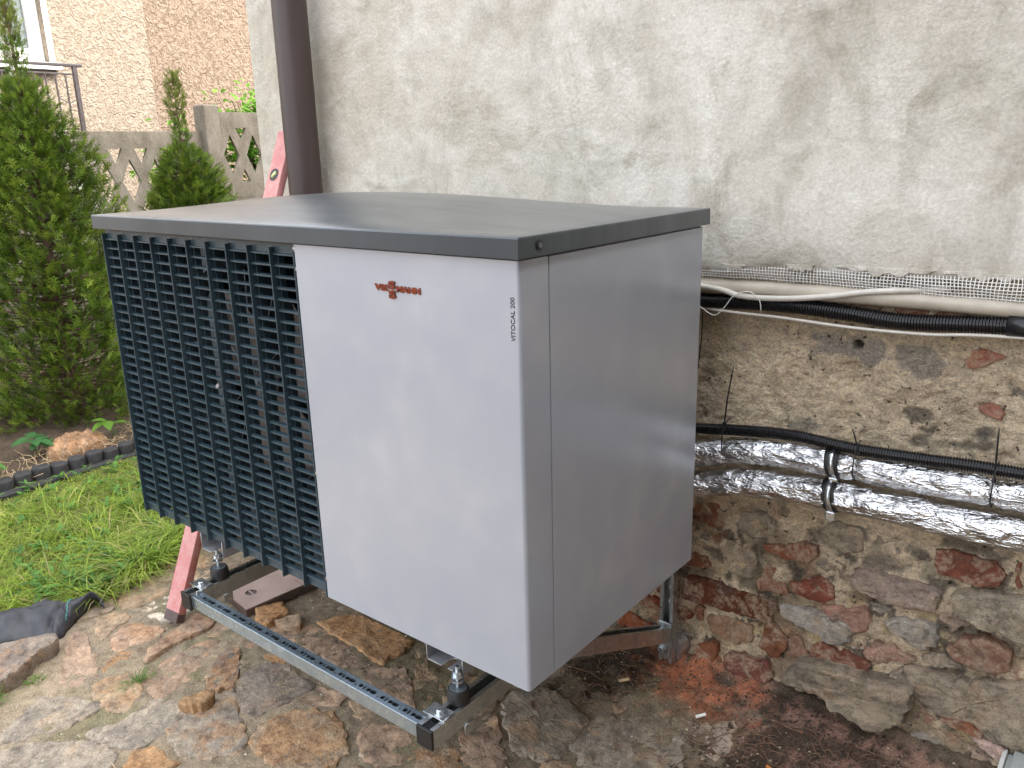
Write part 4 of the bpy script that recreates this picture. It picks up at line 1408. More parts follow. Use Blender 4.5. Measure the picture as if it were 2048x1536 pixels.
def allow_wall(x, z):
    return ((z < .02 + .08 * fbm(x, z, 4, 2) + .10 * x) & (z > G0 + .02) & (x > -.30))


for k, poly in enumerate(fit_fillers(zpolys, -.34, .98, G0, .56, .009, allow_wall, .014, .021, .050, 46, 9)):
    P_ = np.array(poly); P_[:, 1] = P_[:, 1].mean() + (P_[:, 1] - P_[:, 1].mean()) * .8
    isb = RNG.rand() < .22
    c = [(.24, .10, .065), (.28, .15, .11), (.21, .085, .06)][RNG.randint(3)] if isb else [(.33, .27, .20), (.27, .225, .175), (.36, .27, .21), (.30, .265, .22), (.22, .185, .145)][RNG.randint(5)]
    slab_piece('brick' if isb else 'stone', P_, WALL_Y - RNG.uniform(-.001, .005), .06, M_BRICK if isb else M_WALLROCK, masonry, 'y', .007, 300 + k, c, .1, bev=.005, rag=.005, grow=.98)
# coursing that continues beyond the right edge of the photograph
k = 0
for row in range(9):
    z = G0 + .06 + row * .095
    x = .82 + (row % 2) * .1
    while x < 2.4:
        w = RNG.uniform(.13, .25)
        if RNG.rand() < .6:
            isb = RNG.rand() < .6
            poly = [(x, z), (x + w * .5, z - .008), (x + w, z + .004), (x + w, z + .068), (x + w * .45, z + .078), (x + .004, z + .07)]
            slab_piece('brick' if isb else 'stone', poly, WALL_Y - RNG.uniform(.006, .02), .06, M_BRICK if isb else M_WALLROCK, masonry, 'y', .004, 500 + k,
                       (.28, .10, .06) if isb else (.30, .26, .21), .1, bev=.006, rag=.007)
        x += w + .03
        k += 1

# plaster layer with a ragged lower edge standing 5 cm proud of the masonry
xs = np.r_[XL, XL + .004, np.arange(XL + .02, XR + .02, .012)]
zn = 190
tz = np.linspace(0, 1, zn)[None, :]
edge = np.interp(xs, [-2, -.10, .05, .2, .6, 2.6], [.664, .664, .674, .680, .686, .686]) + .003 * fbm(xs, xs * 0, 9, 4, .6, 2) + .004 * np.sign(fbm(xs, xs * 0, 5, 2, .5, 8))
ztop = 3.2
Zp = edge[:, None] + (ztop - edge[:, None]) * tz ** 1.25
Xp = xs[:, None] + 0 * Zp
Yp = PLASTER_Y - .004 * fbm(Xp, Zp, 1.6, 4) - .0022 * fbm(Xp, Zp, 7, 4, .6, 4) - .0010 * fbm(Xp, Zp, 30, 3, .6, 5)
# trowel ridges: quantised terraces of one broad noise
tr = fbm(Xp, Zp, 3.1, 4, .55, 9)
Yp -= .0005 * np.floor(tr * 4 + .5 * fbm(Xp, Zp, 12, 2))
Yp += .010 * np.exp(-(Zp - edge[:, None]) / .012)
nx = len(xs)
V = np.stack([Xp, Yp, Zp], -1).reshape(-1, 3)
F = [grid_faces(nx, zn)]
# underside return and left end return
und = np.column_stack([xs, np.full(nx, PLASTER_Y + .05), edge + .004])
b0 = len(V)
V = np.vstack([V, und])
i = np.arange(nx - 1)
F.append(np.stack([i * zn, b0 + i, b0 + i + 1, (i + 1) * zn], -1)[:, ::-1])
lft = np.column_stack([np.full(zn, XL), np.full(zn, PLASTER_Y + .6), Zp[0]])
b1 = len(V)
V = np.vstack([V, lft])
j = np.arange(zn - 1)
F.append(np.stack([j, j + 1, b1 + j + 1, b1 + j], -1)[:, ::-1])
plaster = arrays('plaster_layer', V, np.vstack(F), M_PLASTER, house, smooth=True)
plaster.data.set_sharp_from_angle(angle=math.radians(40))
# side of the house below the plaster and the back of the wall (closes the volume)
box('side_wall', XL + .004, XL + .3, WALL_Y + .03, 7.0, G0 - .05, 3.2, M_PLASTER, house)
box('unseen_upper_storey', XL, XR, PLASTER_Y, 7.0, 3.2, 5.6, M_PLASTER, house)  # out of view, added height that keeps the sun off the yard
# end of the base wall down at the corner, plastered
box('corner_plaster', XL, XL + .62, PLASTER_Y + .005, WALL_Y + .06, G0 - .03, .69, M_PLASTER, house, .004)

# glass-fibre reinforcing mesh hanging out of the plaster
mv, mf, cnt = [], [], 0
rs = np.random.RandomState(8)


def ribbon(pts, w, vert):
    global cnt
    P = np.array(pts)
    n = len(P)
    off = np.array([w / 2, 0, 0]) if vert else np.array([0, 0, w / 2])
    th = np.array([0, .0006, 0])
    V = np.concatenate([P - off - th, P + off - th, P + off + th, P - off + th])
    mv.append(V)
    for a in range(n - 1):
        for s in range(4):
            s2 = (s + 1) % 4
            mf.append((cnt + s * n + a, cnt + s * n + a + 1, cnt + s2 * n + a + 1, cnt + s2 * n + a))
    cnt += len(V)


def mesh_y(x, z):
    return PLASTER_Y - .001 + .004 * math.sin(x * 9) + .010 * max(0, .668 - z) / .02 + .002 * math.sin(x * 41)


pitch = .0074
xm = -.16
ncol = int((1.35) / pitch)
for c_ in range(ncol):
    x = xm + c_ * pitch
    zt = float(np.interp(x, [-.10, .05, .2, .6], [.668, .682, .688, .694])) + .002 * math.sin(x * 13)
    zb = .648 + .003 * math.sin(x * 7 + 1) + rs.uniform(-.0035, .002)
    ln = [(x + .0018 * math.sin(30 * x + 60 * z) + rs.normal() * .0002, mesh_y(x, z), z) for z in np.linspace(zb, zt, 5)]
    ribbon(ln, .0019, True)
for r_ in range(6):
    x0, x1 = xm, xm + ncol * pitch
    ln = []
    for x in np.arange(x0, x1, .02):
        z = .6515 + r_ * .0068 + .003 * math.sin(x * 7 + 1) + .0006 * math.sin(x * 50 + r_)
        if z < float(np.interp(x, [-.10, .05, .2, .6], [.668, .682, .688, .694])): ln.append((x, mesh_y(x, z) - .0005, z))
    if len(ln) > 3: ribbon(ln, .0016, False)
obj('reinforcing_mesh', np.vstack(mv), mf, M_FIBRE, house)
tag(bpy.data.objects['reinforcing_mesh'], 'white glass fibre mesh fringe hanging from the plaster edge')
# crust of plaster over the top of the mesh, in irregular flakes
for i, (x0, x1) in enumerate(((-.06, .0), (.10, .17), (.22, .42), (.44, .60), (.66, .9))):
    n_ = 14
    ez = float(np.interp((x0 + x1) / 2, [-.10, .05, .2, .6, 2], [.664, .674, .680, .686, .686]))
    top = [(x0 + (x1 - x0) * a / n_, ez + .016) for a in range(n_ + 1)]
    bot = [(x1 - (x1 - x0) * a / n_, ez - .002 + .006 * math.sin(a * 1.9 + i) + .006 * RNG.rand() + .012 * abs(2 * a / n_ - 1)) for a in range(n_ + 1)]
    slab_piece('plaster_flake', top + bot, PLASTER_Y - .0045, .008, M_PLASTER, house, 'y', .0012, 700 + i, (.5, .5, .5), 0, bev=.002, rag=.003)

# ================================================================== DOWNPIPE
dp = thing('downpipe', 'dark brown metal downpipe running down the plaster near the house corner', 'downpipe', (-1.546, .785, G0))
tube('pipe', [(-1.546, .785, z) for z in np.linspace(G0 + .02, 3.2, 12)], .0565, M_PIPE, dp, 48)
for z in (2.3,):
    tube('bracket', [(-1.546, .785, z), (-1.546, .785, z + .03)], .0595, M_PIPE, dp, 48)
for z in (1.10, 1.02):
    box('rivet', -1.546 + .050, -1.546 + .057, .775, .783, z, z + .008, M_PIPE, dp, .001)

# ================================================================== HEAT PUMP
UW, UD, UH, PW = 1.397, .644, .795, .579
hp = thing('heat_pump', 'light grey heat pump unit with dark louvred fan grille and slate lid on wall bracket', 'heat pump', (-UW / 2, UD / 2, 0))

# lid: domed sheet with folded-down edge
nx, ny = 64, 40
x0, x1, y0, y1 = -UW - .009, .010, -.014, UD + .012
bv = .0035
us = np.r_[0, .3, .7, 1.0]
gx_ = np.r_[x0, x0 + bv * .3, x0 + bv, np.linspace(x0 + .03, x1 - .03, nx), x1 - bv, x1 - bv * .3, x1]
gy_ = np.r_[y0, y0 + bv * .3, y0 + bv, np.linspace(y0 + .03, y1 - .03, ny), y1 - bv, y1 - bv * .3, y1]
X, Y = np.meshgrid(gx_, gy_, indexing='ij')
u = np.clip((X - x0) / (x1 - x0), 0, 1); v = np.clip((Y - y0) / (y1 - y0), 0, 1)
dome = .044 * np.sin(math.pi * u) * np.sin(math.pi * v)
dome = np.where((X - x0 < bv * 1.01) | (x1 - X < bv * 1.01) | (Y - y0 < bv * 1.01) | (y1 - Y < bv * 1.01), 0, dome)
ed = np.minimum(np.minimum(X - x0, x1 - X), np.minimum(Y - y0, y1 - Y))
rnd = np.where(ed < bv, bv - np.sqrt(np.clip(bv ** 2 - (bv - ed) ** 2, 0, None)), 0)
Z = .8345 + dome - rnd
V = np.stack([X, Y, Z], -1).reshape(-1, 3)
F = [tuple(f) for f in grid_faces(len(gx_), len(gy_))]
a, b = len(gx_), len(gy_)
loop = [i * b for i in range(a)] + [(a - 1) * b + j for j in range(1, b)] + [i * b + b - 1 for i in range(a - 2, -1, -1)] + [j for j in range(b - 2, 0, -1)]
s0 = len(V)
V = list(map(tuple, V)) + [(V[i][0], V[i][1], .7995) for i in loop]
ctr = np.array([(x0 + x1) / 2, (y0 + y1) / 2])
V += [(p[0] + (.012 if p[0] < ctr[0] else -.012) * (abs(p[0] - ctr[0]) > .69), p[1] + (.012 if p[1] < ctr[1] else -.012) * (abs(p[1] - ctr[1]) > .32), .7995) for p in [V[s0 + i] for i in range(len(loop))]]
L_ = len(loop)
for i in range(L_):
    i2 = (i + 1) % L_
    F.append((loop[i], loop[i2], s0 + i2, s0 + i)[::-1])
    F.append((s0 + i, s0 + i2, s0 + L_ + i2, s0 + L_ + i)[::-1])
lid = obj('lid', V, F, M_LID, hp, smooth=True)
lid.data.set_sharp_from_angle(angle=math.radians(22))

# screw recess in the right edge of the lid
bm = bmesh.new()
cyl_bm(bm, (.0095, .041, .817), (.0125, .041, .817), .0085, n=24)
scr = from_bm('screw', bm, M_BLACK, lid)
bm = bmesh.new()
cyl_bm(bm, (.0122, .041, .817), (.0136, .041, .817), .0052, n=6)
from_bm('screw_socket', bm, M_INNER2, lid)

# front cover that wraps round the right-hand corner
seam = .078
R_ = .008
pts = [(-PW, .012), (-PW, .0015), (-PW + .0015, 0)]
for k_ in range(7):
    t = -math.pi / 2 + k_ * math.pi / 12
    pts.append((-R_ + R_ * math.cos(t), R_ + R_ * math.sin(t)))
pts += [(0, seam), (-.012, seam), (-.012, .012)]
bm = bmesh.new()
lo = [bm.verts.new((x, y, 0.0)) for x, y in pts]
hi = [bm.verts.new((x, y, UH)) for x, y in pts]
n_ = len(pts)
for i in range(n_):
    bm.faces.new((lo[i], lo[(i + 1) % n_], hi[(i + 1) % n_], hi[i]))
bm.faces.new(list(reversed(lo))); bm.faces.new(hi)
front = from_bm('front_panel', bm, M_COAT, hp, smooth=True)
front.data.set_sharp_from_angle(angle=math.radians(35))
box('side_panel', -.012, 0, seam + .0035, UD, -.002, UH, M_COAT, hp, .0018, 2)
box('seam_gasket', -.014, -.004, seam - .001, seam + .005, .001, UH - .001, M_BLACK, hp)
box('panel_screw_strip', -PW - .006, -PW - .001, .003, .02, .0, UH, M_INNER2, hp)
for z in (.785, .745, .30, .045):
    bm = bmesh.new()
    cyl_bm(bm, (-PW - .003, .001, z), (-PW - .003, .006, z), .004, n=10)
    from_bm('screw', bm, M_BOLT, hp)
box('gap_strip', -UW + .01, -.004, .004, UD - .004, UH - .002, .806, M_BLACK, hp)

# lettering on the cover (raised copper-coloured) and the printed model name
MF = Matrix(((1, 0, 0, 0), (0, 0, -1, 0), (0, 1, 0, 0), (0, 0, 0, 1)))      # XY -> XZ, facing -y
T = Matrix.Translation


def front_text(name, s, x, z, size, mat, sx=1.0, off=.0006, ext=.0012, rot=0.0, y=-.001, sp=1.0):
    M = T((x, y, z)) @ MF @ Matrix.Rotation(rot, 4, 'Z')
    return text_mesh(name, s, size, mat, front, M, ext, off, sx, sp)


def fit_text(name, st, x0_, x1_, z0_, z1_, mat, off=.0, ext=.0012, y=-.001, vertical=False):
    o = text_mesh(name, st, .02, mat, front, Matrix.Identity(4), ext, off, 1.0, 1.0)
    co = np.array([v.co[:] for v in o.data.vertices])
    lo_, hi_ = co.min(0), co.max(0)
    u = (co[:, 0] - lo_[0]) / (hi_[0] - lo_[0]); w = (co[:, 1] - lo_[1]) / (hi_[1] - lo_[1])
    if vertical:
        X_ = x1_ - w * (x1_ - x0_); Z_ = z0_ + u * (z1_ - z0_)
    else:
        X_ = x0_ + u * (x1_ - x0_); Z_ = z0_ + w * (z1_ - z0_)
    for v, a_, b_, c_ in zip(o.data.vertices, X_, co[:, 2], Z_):
        v.co = (a_, y - b_, c_)
    return o


fit_text('lettering', 'VIE', -.3435, -.3070, .7225, .7345, M_LETTER, .0011)
fit_text('lettering', 'MANN', -.2845, -.2235, .7225, .7345, M_LETTER, .0011)
fit_text('lettering', 'S', -.3045, -.2870, .7265, .7425, M_LETTER, .0010, y=-.0022)
fit_text('lettering', 'S', -.3045, -.2870, .7095, .7250, M_LETTER, .0010, y=-.0022)
fit_text('model_lettering', 'VITOCAL 200', -.0195, -.0108, .6625, .7360, M_INK, .00025, .0002, -.0003, True)

# grille: 11 vertical fins and 33 louvres
GX0, GX1 = -UW, -PW - .003
npitch = UH / 33.0
fin_w = (GX1 - GX0) / 10.0
prof = [(.000, 0.0), (.000, UH - .012)]


def fin_mesh():
    bm = bmesh.new()
    box_bm(bm, -.0018, .0018, 0, .026, 0, UH - .006, .0008, 1)
    # stepped root of the fin behind the louvres
    box_bm(bm, .0022, .005, .018, .034, .02, UH - .02, .0006, 1)
    me = bpy.data.meshes.new('fin')
    bm.to_mesh(me); bm.free()
    me.materials.append(M_GRILLE)
    return me


grille = thing('grille', None, None, (GX0, .0, 0))
del_keys = [k_ for k_ in ('label', 'category') if k_ in grille.keys()]
for k_ in del_keys: del grille[k_]
grille.parent = hp
grille.matrix_parent_inverse = parent_inv(hp)
fm = fin_mesh()
for i in range(11):
    o = bpy.data.objects.new('fin', fm)
    o.location = (GX0 + .0022 + i * (GX1 - GX0 - .0044) / 10, 0, -.004)
    link(o, grille)
bm = bmesh.new()
vs = [(GX0, .010, .0), (GX0, .0115, .0045), (GX0, .024, .0075), (GX0, .024, .0035)]
vs = [(0, .0080, -.0024), (0, .0080, .0010), (0, .0100, .0020), (0, .0180, .0030), (0, .0180, -.0005)]
for side in (0, 1):
    for p in vs:
        bm.verts.new((p[0] + side * (GX1 - GX0), p[1], p[2]))
bm.verts.ensure_lookup_table()
m_ = len(vs)
for i in range(m_):
    bm.faces.new((bm.verts[i], bm.verts[(i + 1) % m_], bm.verts[m_ + (i + 1) % m_], bm.verts[m_ + i]))
bm.faces.new([bm.verts[i] for i in range(m_)]); bm.faces.new([bm.verts[m_ + i] for i in range(m_ - 1, -1, -1)])
bmesh.ops.recalc_face_normals(bm, faces=bm.faces)
lm = bpy.data.meshes.new('louvre')
bm.to_mesh(lm); bm.free()
lm.materials.append(M_GRILLE)
for r_ in range(32):
    o = bpy.data.objects.new('louvre', lm)
    o.location = (GX0, 0, (r_ + 1) * npitch)
    link(o, grille)
box('top_band', GX0, GX1, .013, .017, UH - .026, UH - .002, M_GRILLE, grille)
box('bottom_band', GX0, GX1, .013, .017, .0, .022, M_GRILLE, grille)

# interior seen through the louvres
box('left_side_panel', -UW, -UW + .004, .034, UD, 0, UH, M_INNER2, hp)
box('rear_coil', -UW + .01, -PW - .01, UD - .05, UD - .01, .02, UH - .01, M_INNER, hp)
box('partition', -PW - .012, -PW - .008, .03, UD - .02, .0, UH, M_INNER, hp)
box('base_pan', -UW + .004, -.012, .05, UD - .01, .0, .012, M_PAN, hp)
box('pan_front', -1.16, -PW - .01, .040, .044, .0, .135, M_PAN, hp)
box('pan_back', -1.16, -PW - .012, .20, .204, .012, .17, M_PAN, hp)
box('rear_panel', -UW, -.003, UD - .006, UD, 0, UH, M_COAT, hp)
for x in (-1.33, -1.115):
    box('inner_post', x, x + .018, .11, .125, .01, UH - .02, M_INNER2, hp, .002)
for k_ in range(26):
    z = .03 + k_ * .029
    bm = bmesh.new()
    cyl_bm(bm, (-PW - .05, .50, z), (-PW - .05, .52, z), .006, n=10)
    if 6 < k_ < 22 and k_ % 2 == 0:
        cyl_bm(bm, (-1.01, .30, z), (-.98, .29, z), .0045, n=10)
    from_bm('coil_tube', bm, M_COPPER, hp) if k_ % 2 == 0 else bm.free()
# fan: hub with three swept blades inside a shroud
fx, fy, fz, fr = -.90, .15, .445, .27
fan = bpy.data.objects.new('fan', None)
fan.location = (fx, fy, fz)
link(fan, hp)
bm = bmesh.new()
cyl_bm(bm, (fx, fy - .035, fz), (fx, fy + .06, fz), .055, .06, n=32)
from_bm('hub', bm, M_INNER, fan)
for b_ in range(3):
    V, F = [], []
    nr, na = 10, 9
    for i in range(nr):
        r = .055 + (fr - .06) * i / (nr - 1)
        sweep = .55 * (i / (nr - 1)) ** 1.4
        wid = 1.15 + .25 * math.sin(math.pi * i / (nr - 1))
        for j in range(na):
            t = j / (na - 1)
            ang = b_ * 2 * math.pi / 3 + .25 + sweep + wid * (t - .5)
            V.append((fx + r * math.cos(ang), fy + .05 * (t - .5) + .012 * math.sin(math.pi * t), fz + r * math.sin(ang)))
    for i in range(nr - 1):
        for j in range(na - 1):
            q = i * na + j
            F.append((q, q + 1, q + na + 1, q + na))
    o = obj('blade', V, F, M_FAN, fan, smooth=True)
    so = o.modifiers.new('thickness', 'SOLIDIFY'); so.thickness = .004
n_ = 48
V, F = [], []
for y_, r in ((.07, fr + .02), (.09, fr + .006), (.16, fr + .006), (.24, fr + .03)):
    V += [(fx + r * math.cos(2 * math.pi * i / n_), y_, fz + r * math.sin(2 * math.pi * i / n_)) for i in range(n_)]
for k_ in range(3):
    for i in range(n_):
        F.append((k_ * n_ + i, k_ * n_ + (i + 1) % n_, (k_ + 1) * n_ + (i + 1) % n_, (k_ + 1) * n_ + i))
obj('fan_shroud', V, F, M_INNER, hp, smooth=True)
# thin wire guard rods in front of the fan
bm = bmesh.new()
for a_ in range(7):
    an = a_ * math.pi / 7 + .2
    cyl_bm(bm, (fx - fr * math.cos(an), .085, fz - fr * math.sin(an)), (fx + fr * math.cos(an), .085, fz + fr * math.sin(an)), .0013, n=6)
from_bm('guard_wire', bm, M_INNER2, hp)
# small white sticker caught on a louvre
box('paper_tag', -.943, -.929, .0040, .0046, .438, .446, M_STEEL, hp, M=T((-.935, 0, .442)) @ Matrix.Rotation(-.6, 4, 'Y') @ T((.935, 0, -.442)))


def foot_rail(x):
    """light grey U-shaped rail with holes, open upward, running front to back"""
    w, h, t = .100, .052, .0032
    fr_ = bpy.data.objects.new('foot_rail', None)
    fr_.location = (x, .32, -.03)
    link(fr_, hp)
    holes = [circle2(y, -.024, .016 if abs(y - .065) < .01 else .011, 16) for y in (.065, .16, .44, .58)]
    out = [(.018, -h), (UD - .02, -h), (UD - .02, -.001), (.018, -.001)]
    for s in (-1, 1):
        M = T((x + s * (w / 2), 0, 0)) @ Matrix(((0, 0, 1, 0), (1, 0, 0, 0), (0, 1, 0, 0), (0, 0, 0, 1)))
        plate('web', out, holes, t, M_STEEL, fr_, M, .0006)
    # floor of the rail with an open slot at the front for the bolt
    out = [(-w / 2, .018), (-.010, .018), (-.010, .046), (-.004, .053), (.004, .053), (.010, .046), (.010, .018), (w / 2, .018), (w / 2, UD - .02), (-w / 2, UD - .02)]
    plate('rail_floor', out, [], t, M_STEEL, fr_, T((x, 0, -h)), .0006)
    return fr_


RX, LX = -.192, -1.054
foot_rail(RX - .043)
foot_rail(LX - .043 + .010)

# ================================================================== WALL BRACKET
br = thing('wall_bracket', 'galvanised slotted steel wall bracket carrying the grey heat pump', 'bracket', (-.62, .86, G0 + .02))
AT, AB = -.110, -.151
hole_pat = []


def channel(name, x, ya, yb, zt, mat=M_ZINC, parent=br, w=.041, h=.041, M=None):
    """C-shaped mounting rail, slot on top, running along y"""
    t, lip, gap = .0026, .007, .0215
    a = w / 2; g = gap / 2
    prof = [(-g, 0), (-a, 0), (-a, -h), (a, -h), (a, 0), (g, 0), (g, -lip), (g + t, -lip), (g + t, -t), (a - t, -t), (a - t, -h + t), (-a + t, -h + t),
            (-a + t, -t), (-g - t, -t), (-g - t, -lip), (-g, -lip)]
    M0 = T((x, 0, zt))
    return extrude_profile(name, prof, ya, yb, mat, parent, (M @ M0) if M is not None else M0)


def hexbolt(x, y, z, r=.0085, h=.0065, stud=0.0, parent=br, washer=.0125, axis=None, flip=1):
    bm = bmesh.new()
    M = Matrix.Identity(4) if axis is None else axis
    if washer:
        cyl_bm(bm, (0, 0, 0), (0, 0, .0018), washer, n=24)
    cyl_bm(bm, (0, 0, .0018), (0, 0, .0018 + h), r, n=6)
    cyl_bm(bm, (0, 0, .0018 + h), (0, 0, .0026 + h), r * .82, r * .72, n=18)
    if stud:
        cyl_bm(bm, (0, 0, .0026 + h), (0, 0, .0026 + h + stud), r * .55, n=12)
    bmesh.ops.transform(bm, matrix=T((x, y, z)) @ M, verts=bm.verts)
    return from_bm('bolt', bm, M_BOLT, parent)


for sx, AX in (('r', RX + .002), ('l', LX + .004)):
    channel('arm', AX, -.088, .845, AT)
    # black end cap with ribbed plug
    cap = box('end_cap', AX - .0215, AX + .0215, -.0945, -.088, AB - .0015, AT + .0015, M_BLACK, br, .0018)
    box('plug', AX - .010, AX + .010, -.088, -.066, AT - .006, AT - .0025, M_BLACK, cap)
    for q in range(3):
        box('plug_rib', AX - .010, AX + .010, -.084 + q * .006, -.0825 + q * .006, AT - .0025, AT - .0008, M_BLACK, cap)
    # clamp plate fixing the cross rail
    cp = plate('clamp_plate', [(-.032, -.02), (.022, -.02), (.022, .014), (-.032, .014)], [], .003, M_BOLT, br, T((AX - .004, -.038, AT + .0022)), .0006)
    box('clamp_lip', AX + .0185, AX + .0212, -.058, -.050, AT - .007, AT + .0035, M_BOLT, br)
    hexbolt(AX - .004, -.042, AT + .0036, .0082, .0062)
    # rubber buffer with threaded stud, nut and washer under the foot rail
    ya = -.008 + .018
    rb = bpy.data.objects.new('rubber_mount', None)
    rb.location = (AX - .002, ya, AT)
    link(rb, br)
    bm = bmesh.new()
    prof = [(.0205, 0), (.0228, .004), (.0236, .016), (.0228, .028), (.0208, .032)]
    n_ = 40
    ringv = [[bm.verts.new((AX - .002 + r * math.cos(2 * math.pi * i / n_), ya + r * math.sin(2 * math.pi * i / n_), AT + .001 + z)) for i in range(n_)] for r, z in prof]
    for a_, b_ in zip(ringv[:-1], ringv[1:]):
        for i in range(n_):
            bm.faces.new((a_[i], a_[(i + 1) % n_], b_[(i + 1) % n_], b_[i]))
    bm.faces.new(ringv[-1])
    o = from_bm('buffer', bm, M_RUBBER, rb, smooth=True)
    o.data.set_sharp_from_angle(angle=math.radians(45))
    bm = bmesh.new(); cyl_bm(bm, (AX - .002, ya, AT + .033), (AX - .002, ya, AT + .0336), .0180, n=32)
    from_bm('washer', bm, M_INNER2, rb)
    bm = bmesh.new(); cyl_bm(bm, (AX - .002, ya, AT + .033), (AX - .002, ya, -.028), .0042, n=14)
    for q in range(14):
        z = AT + .035 + q * .0034
        if z < -.03: cyl_bm(bm, (AX - .002, ya, z), (AX - .002, ya, z + .0014), .0047, n=14)
    from_bm('stud', bm, M_BOLT, rb)
    for zz in (-.0600, -.0500):
        bm = bmesh.new()
        if zz < -.055:
            cyl_bm(bm, (AX - .002, ya, zz), (AX - .002, ya, zz + .0022), .0135, n=28)
        else:
            cyl_bm(bm, (AX - .002, ya, zz), (AX - .002, ya, zz + .0026), .0135, n=28)
            cyl_bm(bm, (AX - .002, ya, zz + .0026), (AX - .002, ya, zz + .0115), .0095, n=6)
        from_bm('nut', bm, M_BOLT, rb)
    # same buffer near the wall
    bm = bmesh.new(); cyl_bm(bm, (AX, .56, AT), (AX, .56, AT + .033), .022, n=32)
    from_bm('buffer', bm, M_RUBBER, br, smooth=False)
    # upright rail on the wall: slot faces the garden
    MU = T((0, .884, 0)) @ Matrix.Rotation(math.pi / 2, 4, 'X')      # y->z, z->-y
    t, lip, g, a_ = .0026, .007, .0108, .0205
    yb_, yf_ = .886, .866 - .006
    pr = [(-g, yf_), (-a_, yf_), (-a_, yb_), (a_, yb_), (a_, yf_), (g, yf_), (g, yf_ + lip), (g + t, yf_ + lip), (g + t, yf_ + t), (a_ - t, yf_ + t),
          (a_ - t, yb_ - t), (-a_ + t, yb_ - t), (-a_ + t, yf_ + t), (-g - t, yf_ + t), (-g - t, yf_ + lip), (-g, yf_ + lip)]
    bm = bmesh.new()
    z0_, z1_ = G0 + .022, -.02
    lo = [bm.verts.new((AX + .012 + x, y, z0_)) for x, y in pr]
    hi = [bm.verts.new((AX + .012 + x, y, z1_)) for x, y in pr]
    for i in range(len(pr)):
        bm.faces.new((lo[i], lo[(i + 1) % len(pr)], hi[(i + 1) % len(pr)], hi[i]))
    bm.faces.new(lo); bm.faces.new(list(reversed(hi)))
    up = from_bm('upright_rail', bm, M_ZINC, br)
    PX = AX + .012
    for z in (-.20, -.245, -.29):
        bm = bmesh.new(); cyl_bm(bm, (PX, .8832, z), (PX, .8822, z), .0062, n=16)
        from_bm('rail_hole', bm, M_BRICK, up)
    # diagonal brace from the foot of the upright to the arm
    yA, zA, yB, zB = .862, -.400, .30, AB - .002
    an = math.atan2(zB - zA, yA - yB)
    M = T((0, yA, zA)) @ Matrix.Rotation(-an, 4, 'X')
    channel('brace', PX - .004, -math.hypot(yA - yB, zB - zA), .0, .041 * .5 + .012, M=M)
    # folded foot plate holding the brace, with bolts
    box('brace_foot', PX - .0205, PX + .0205, .8535, .8575, -.402, -.345, M_BOLT, br, .001)
    hexbolt(PX - .002, .853, -.365, .0105, .008, axis=Matrix.Rotation(math.pi / 2, 4, 'X'), washer=.015)
    hexbolt(PX - .006, .853, -.432, .0105, .008, axis=Matrix.Rotation(math.pi / 2, 4, 'X'), washer=.015)
    box('brace_foot', PX - .0175, PX + .0175, .8555, .8585, -.455, -.404, M_BOLT, br, .001)
    hexbolt(PX, .872, -.463, .0095, .008, axis=Matrix.Rotation(math.pi / 2, 4, 'X'), washer=.012)
    # metal cup spacers between rail and wall
    for z, r in ((-.436, .033), (-.473, .018)):
        bm = bmesh.new()
        cyl_bm(bm, (PX + .014, .888, z), (PX + .020, .918, z), r * .78, r, n=32)
        o = from_bm('spacer_cup', bm, M_BOLT, br, smooth=True)
        o.data.set_sharp_from_angle(angle=math.radians(40))
    # tab below the front of the arm
    plate('tab', [(-.013, -.022), (.010, -.022), (.013, -.018), (.013, .0), (-.013, .0)], [], .003, M_ZINC, br,
          T((AX + .0225, .012, AB + .001)) @ Matrix(((0, 0, 1, 0), (1, 0, 0, 0), (0, 1, 0, 0), (0, 0, 0, 1))), .0005)
    tag(up, None)

# perforated cross rail in front
CX0, CX1, CY0, CY1, CT, CH = LX + .004 + .0206, RX + .002 - .0206, -.087, -.057, -.1155, .031
out = [(CX0, CY0 + .002), (CX1, CY0 + .002), (CX1, CY1), (CX0, CY1)]
holes = []
x = CX0 + .022
cm_ = (CY0 + CY1) / 2 + .001
unit = .0625
while x + .062 < CX1:
    holes.append(circle2(x, cm_ - .004, .0026, 8))
    holes.append(circle2(x + .0115, cm_, .0056, 14))
    holes.append(slot2(x + .0225, cm_, .0054, .0130))
    holes.append(circle2(x + .0345, cm_, .0056, 14))
    holes.append(slot2(x + .0490, cm_, .0185, .0108, 6))
    x += unit + .004
cr = plate('cross_rail', out, holes, .0025, M_RAIL, br, T((0, 0, CT)), 0)
box('rail_side', CX0, CX1, CY0, CY0 + .002, CT - CH, CT + .0016, M_RAIL, cr, .0009, 2)
box('rail_side', CX0, CX1, CY1 - .002, CY1, CT - CH, CT - .0015, M_ZINC, cr)
box('rail_shade_plate', CX0 + .001, CX1 - .001, CY0 + .0025, CY1 - .0025, CT - .012, CT - .010, M_INNER, cr)  # added dark plate, puts shade behind the rail holes
box('rail_lip', CX0, CX1, CY0 + .002, CY0 + .008, CT - CH, CT - CH + .002, M_ZINC, cr)
tube('tie_end', spline([(LX + .022, -.070, AT + .004), (LX + .026, -.074, AT - .004), (LX + .025, -.076, AT - .014)], 10), .0011, M_CABLE, br)

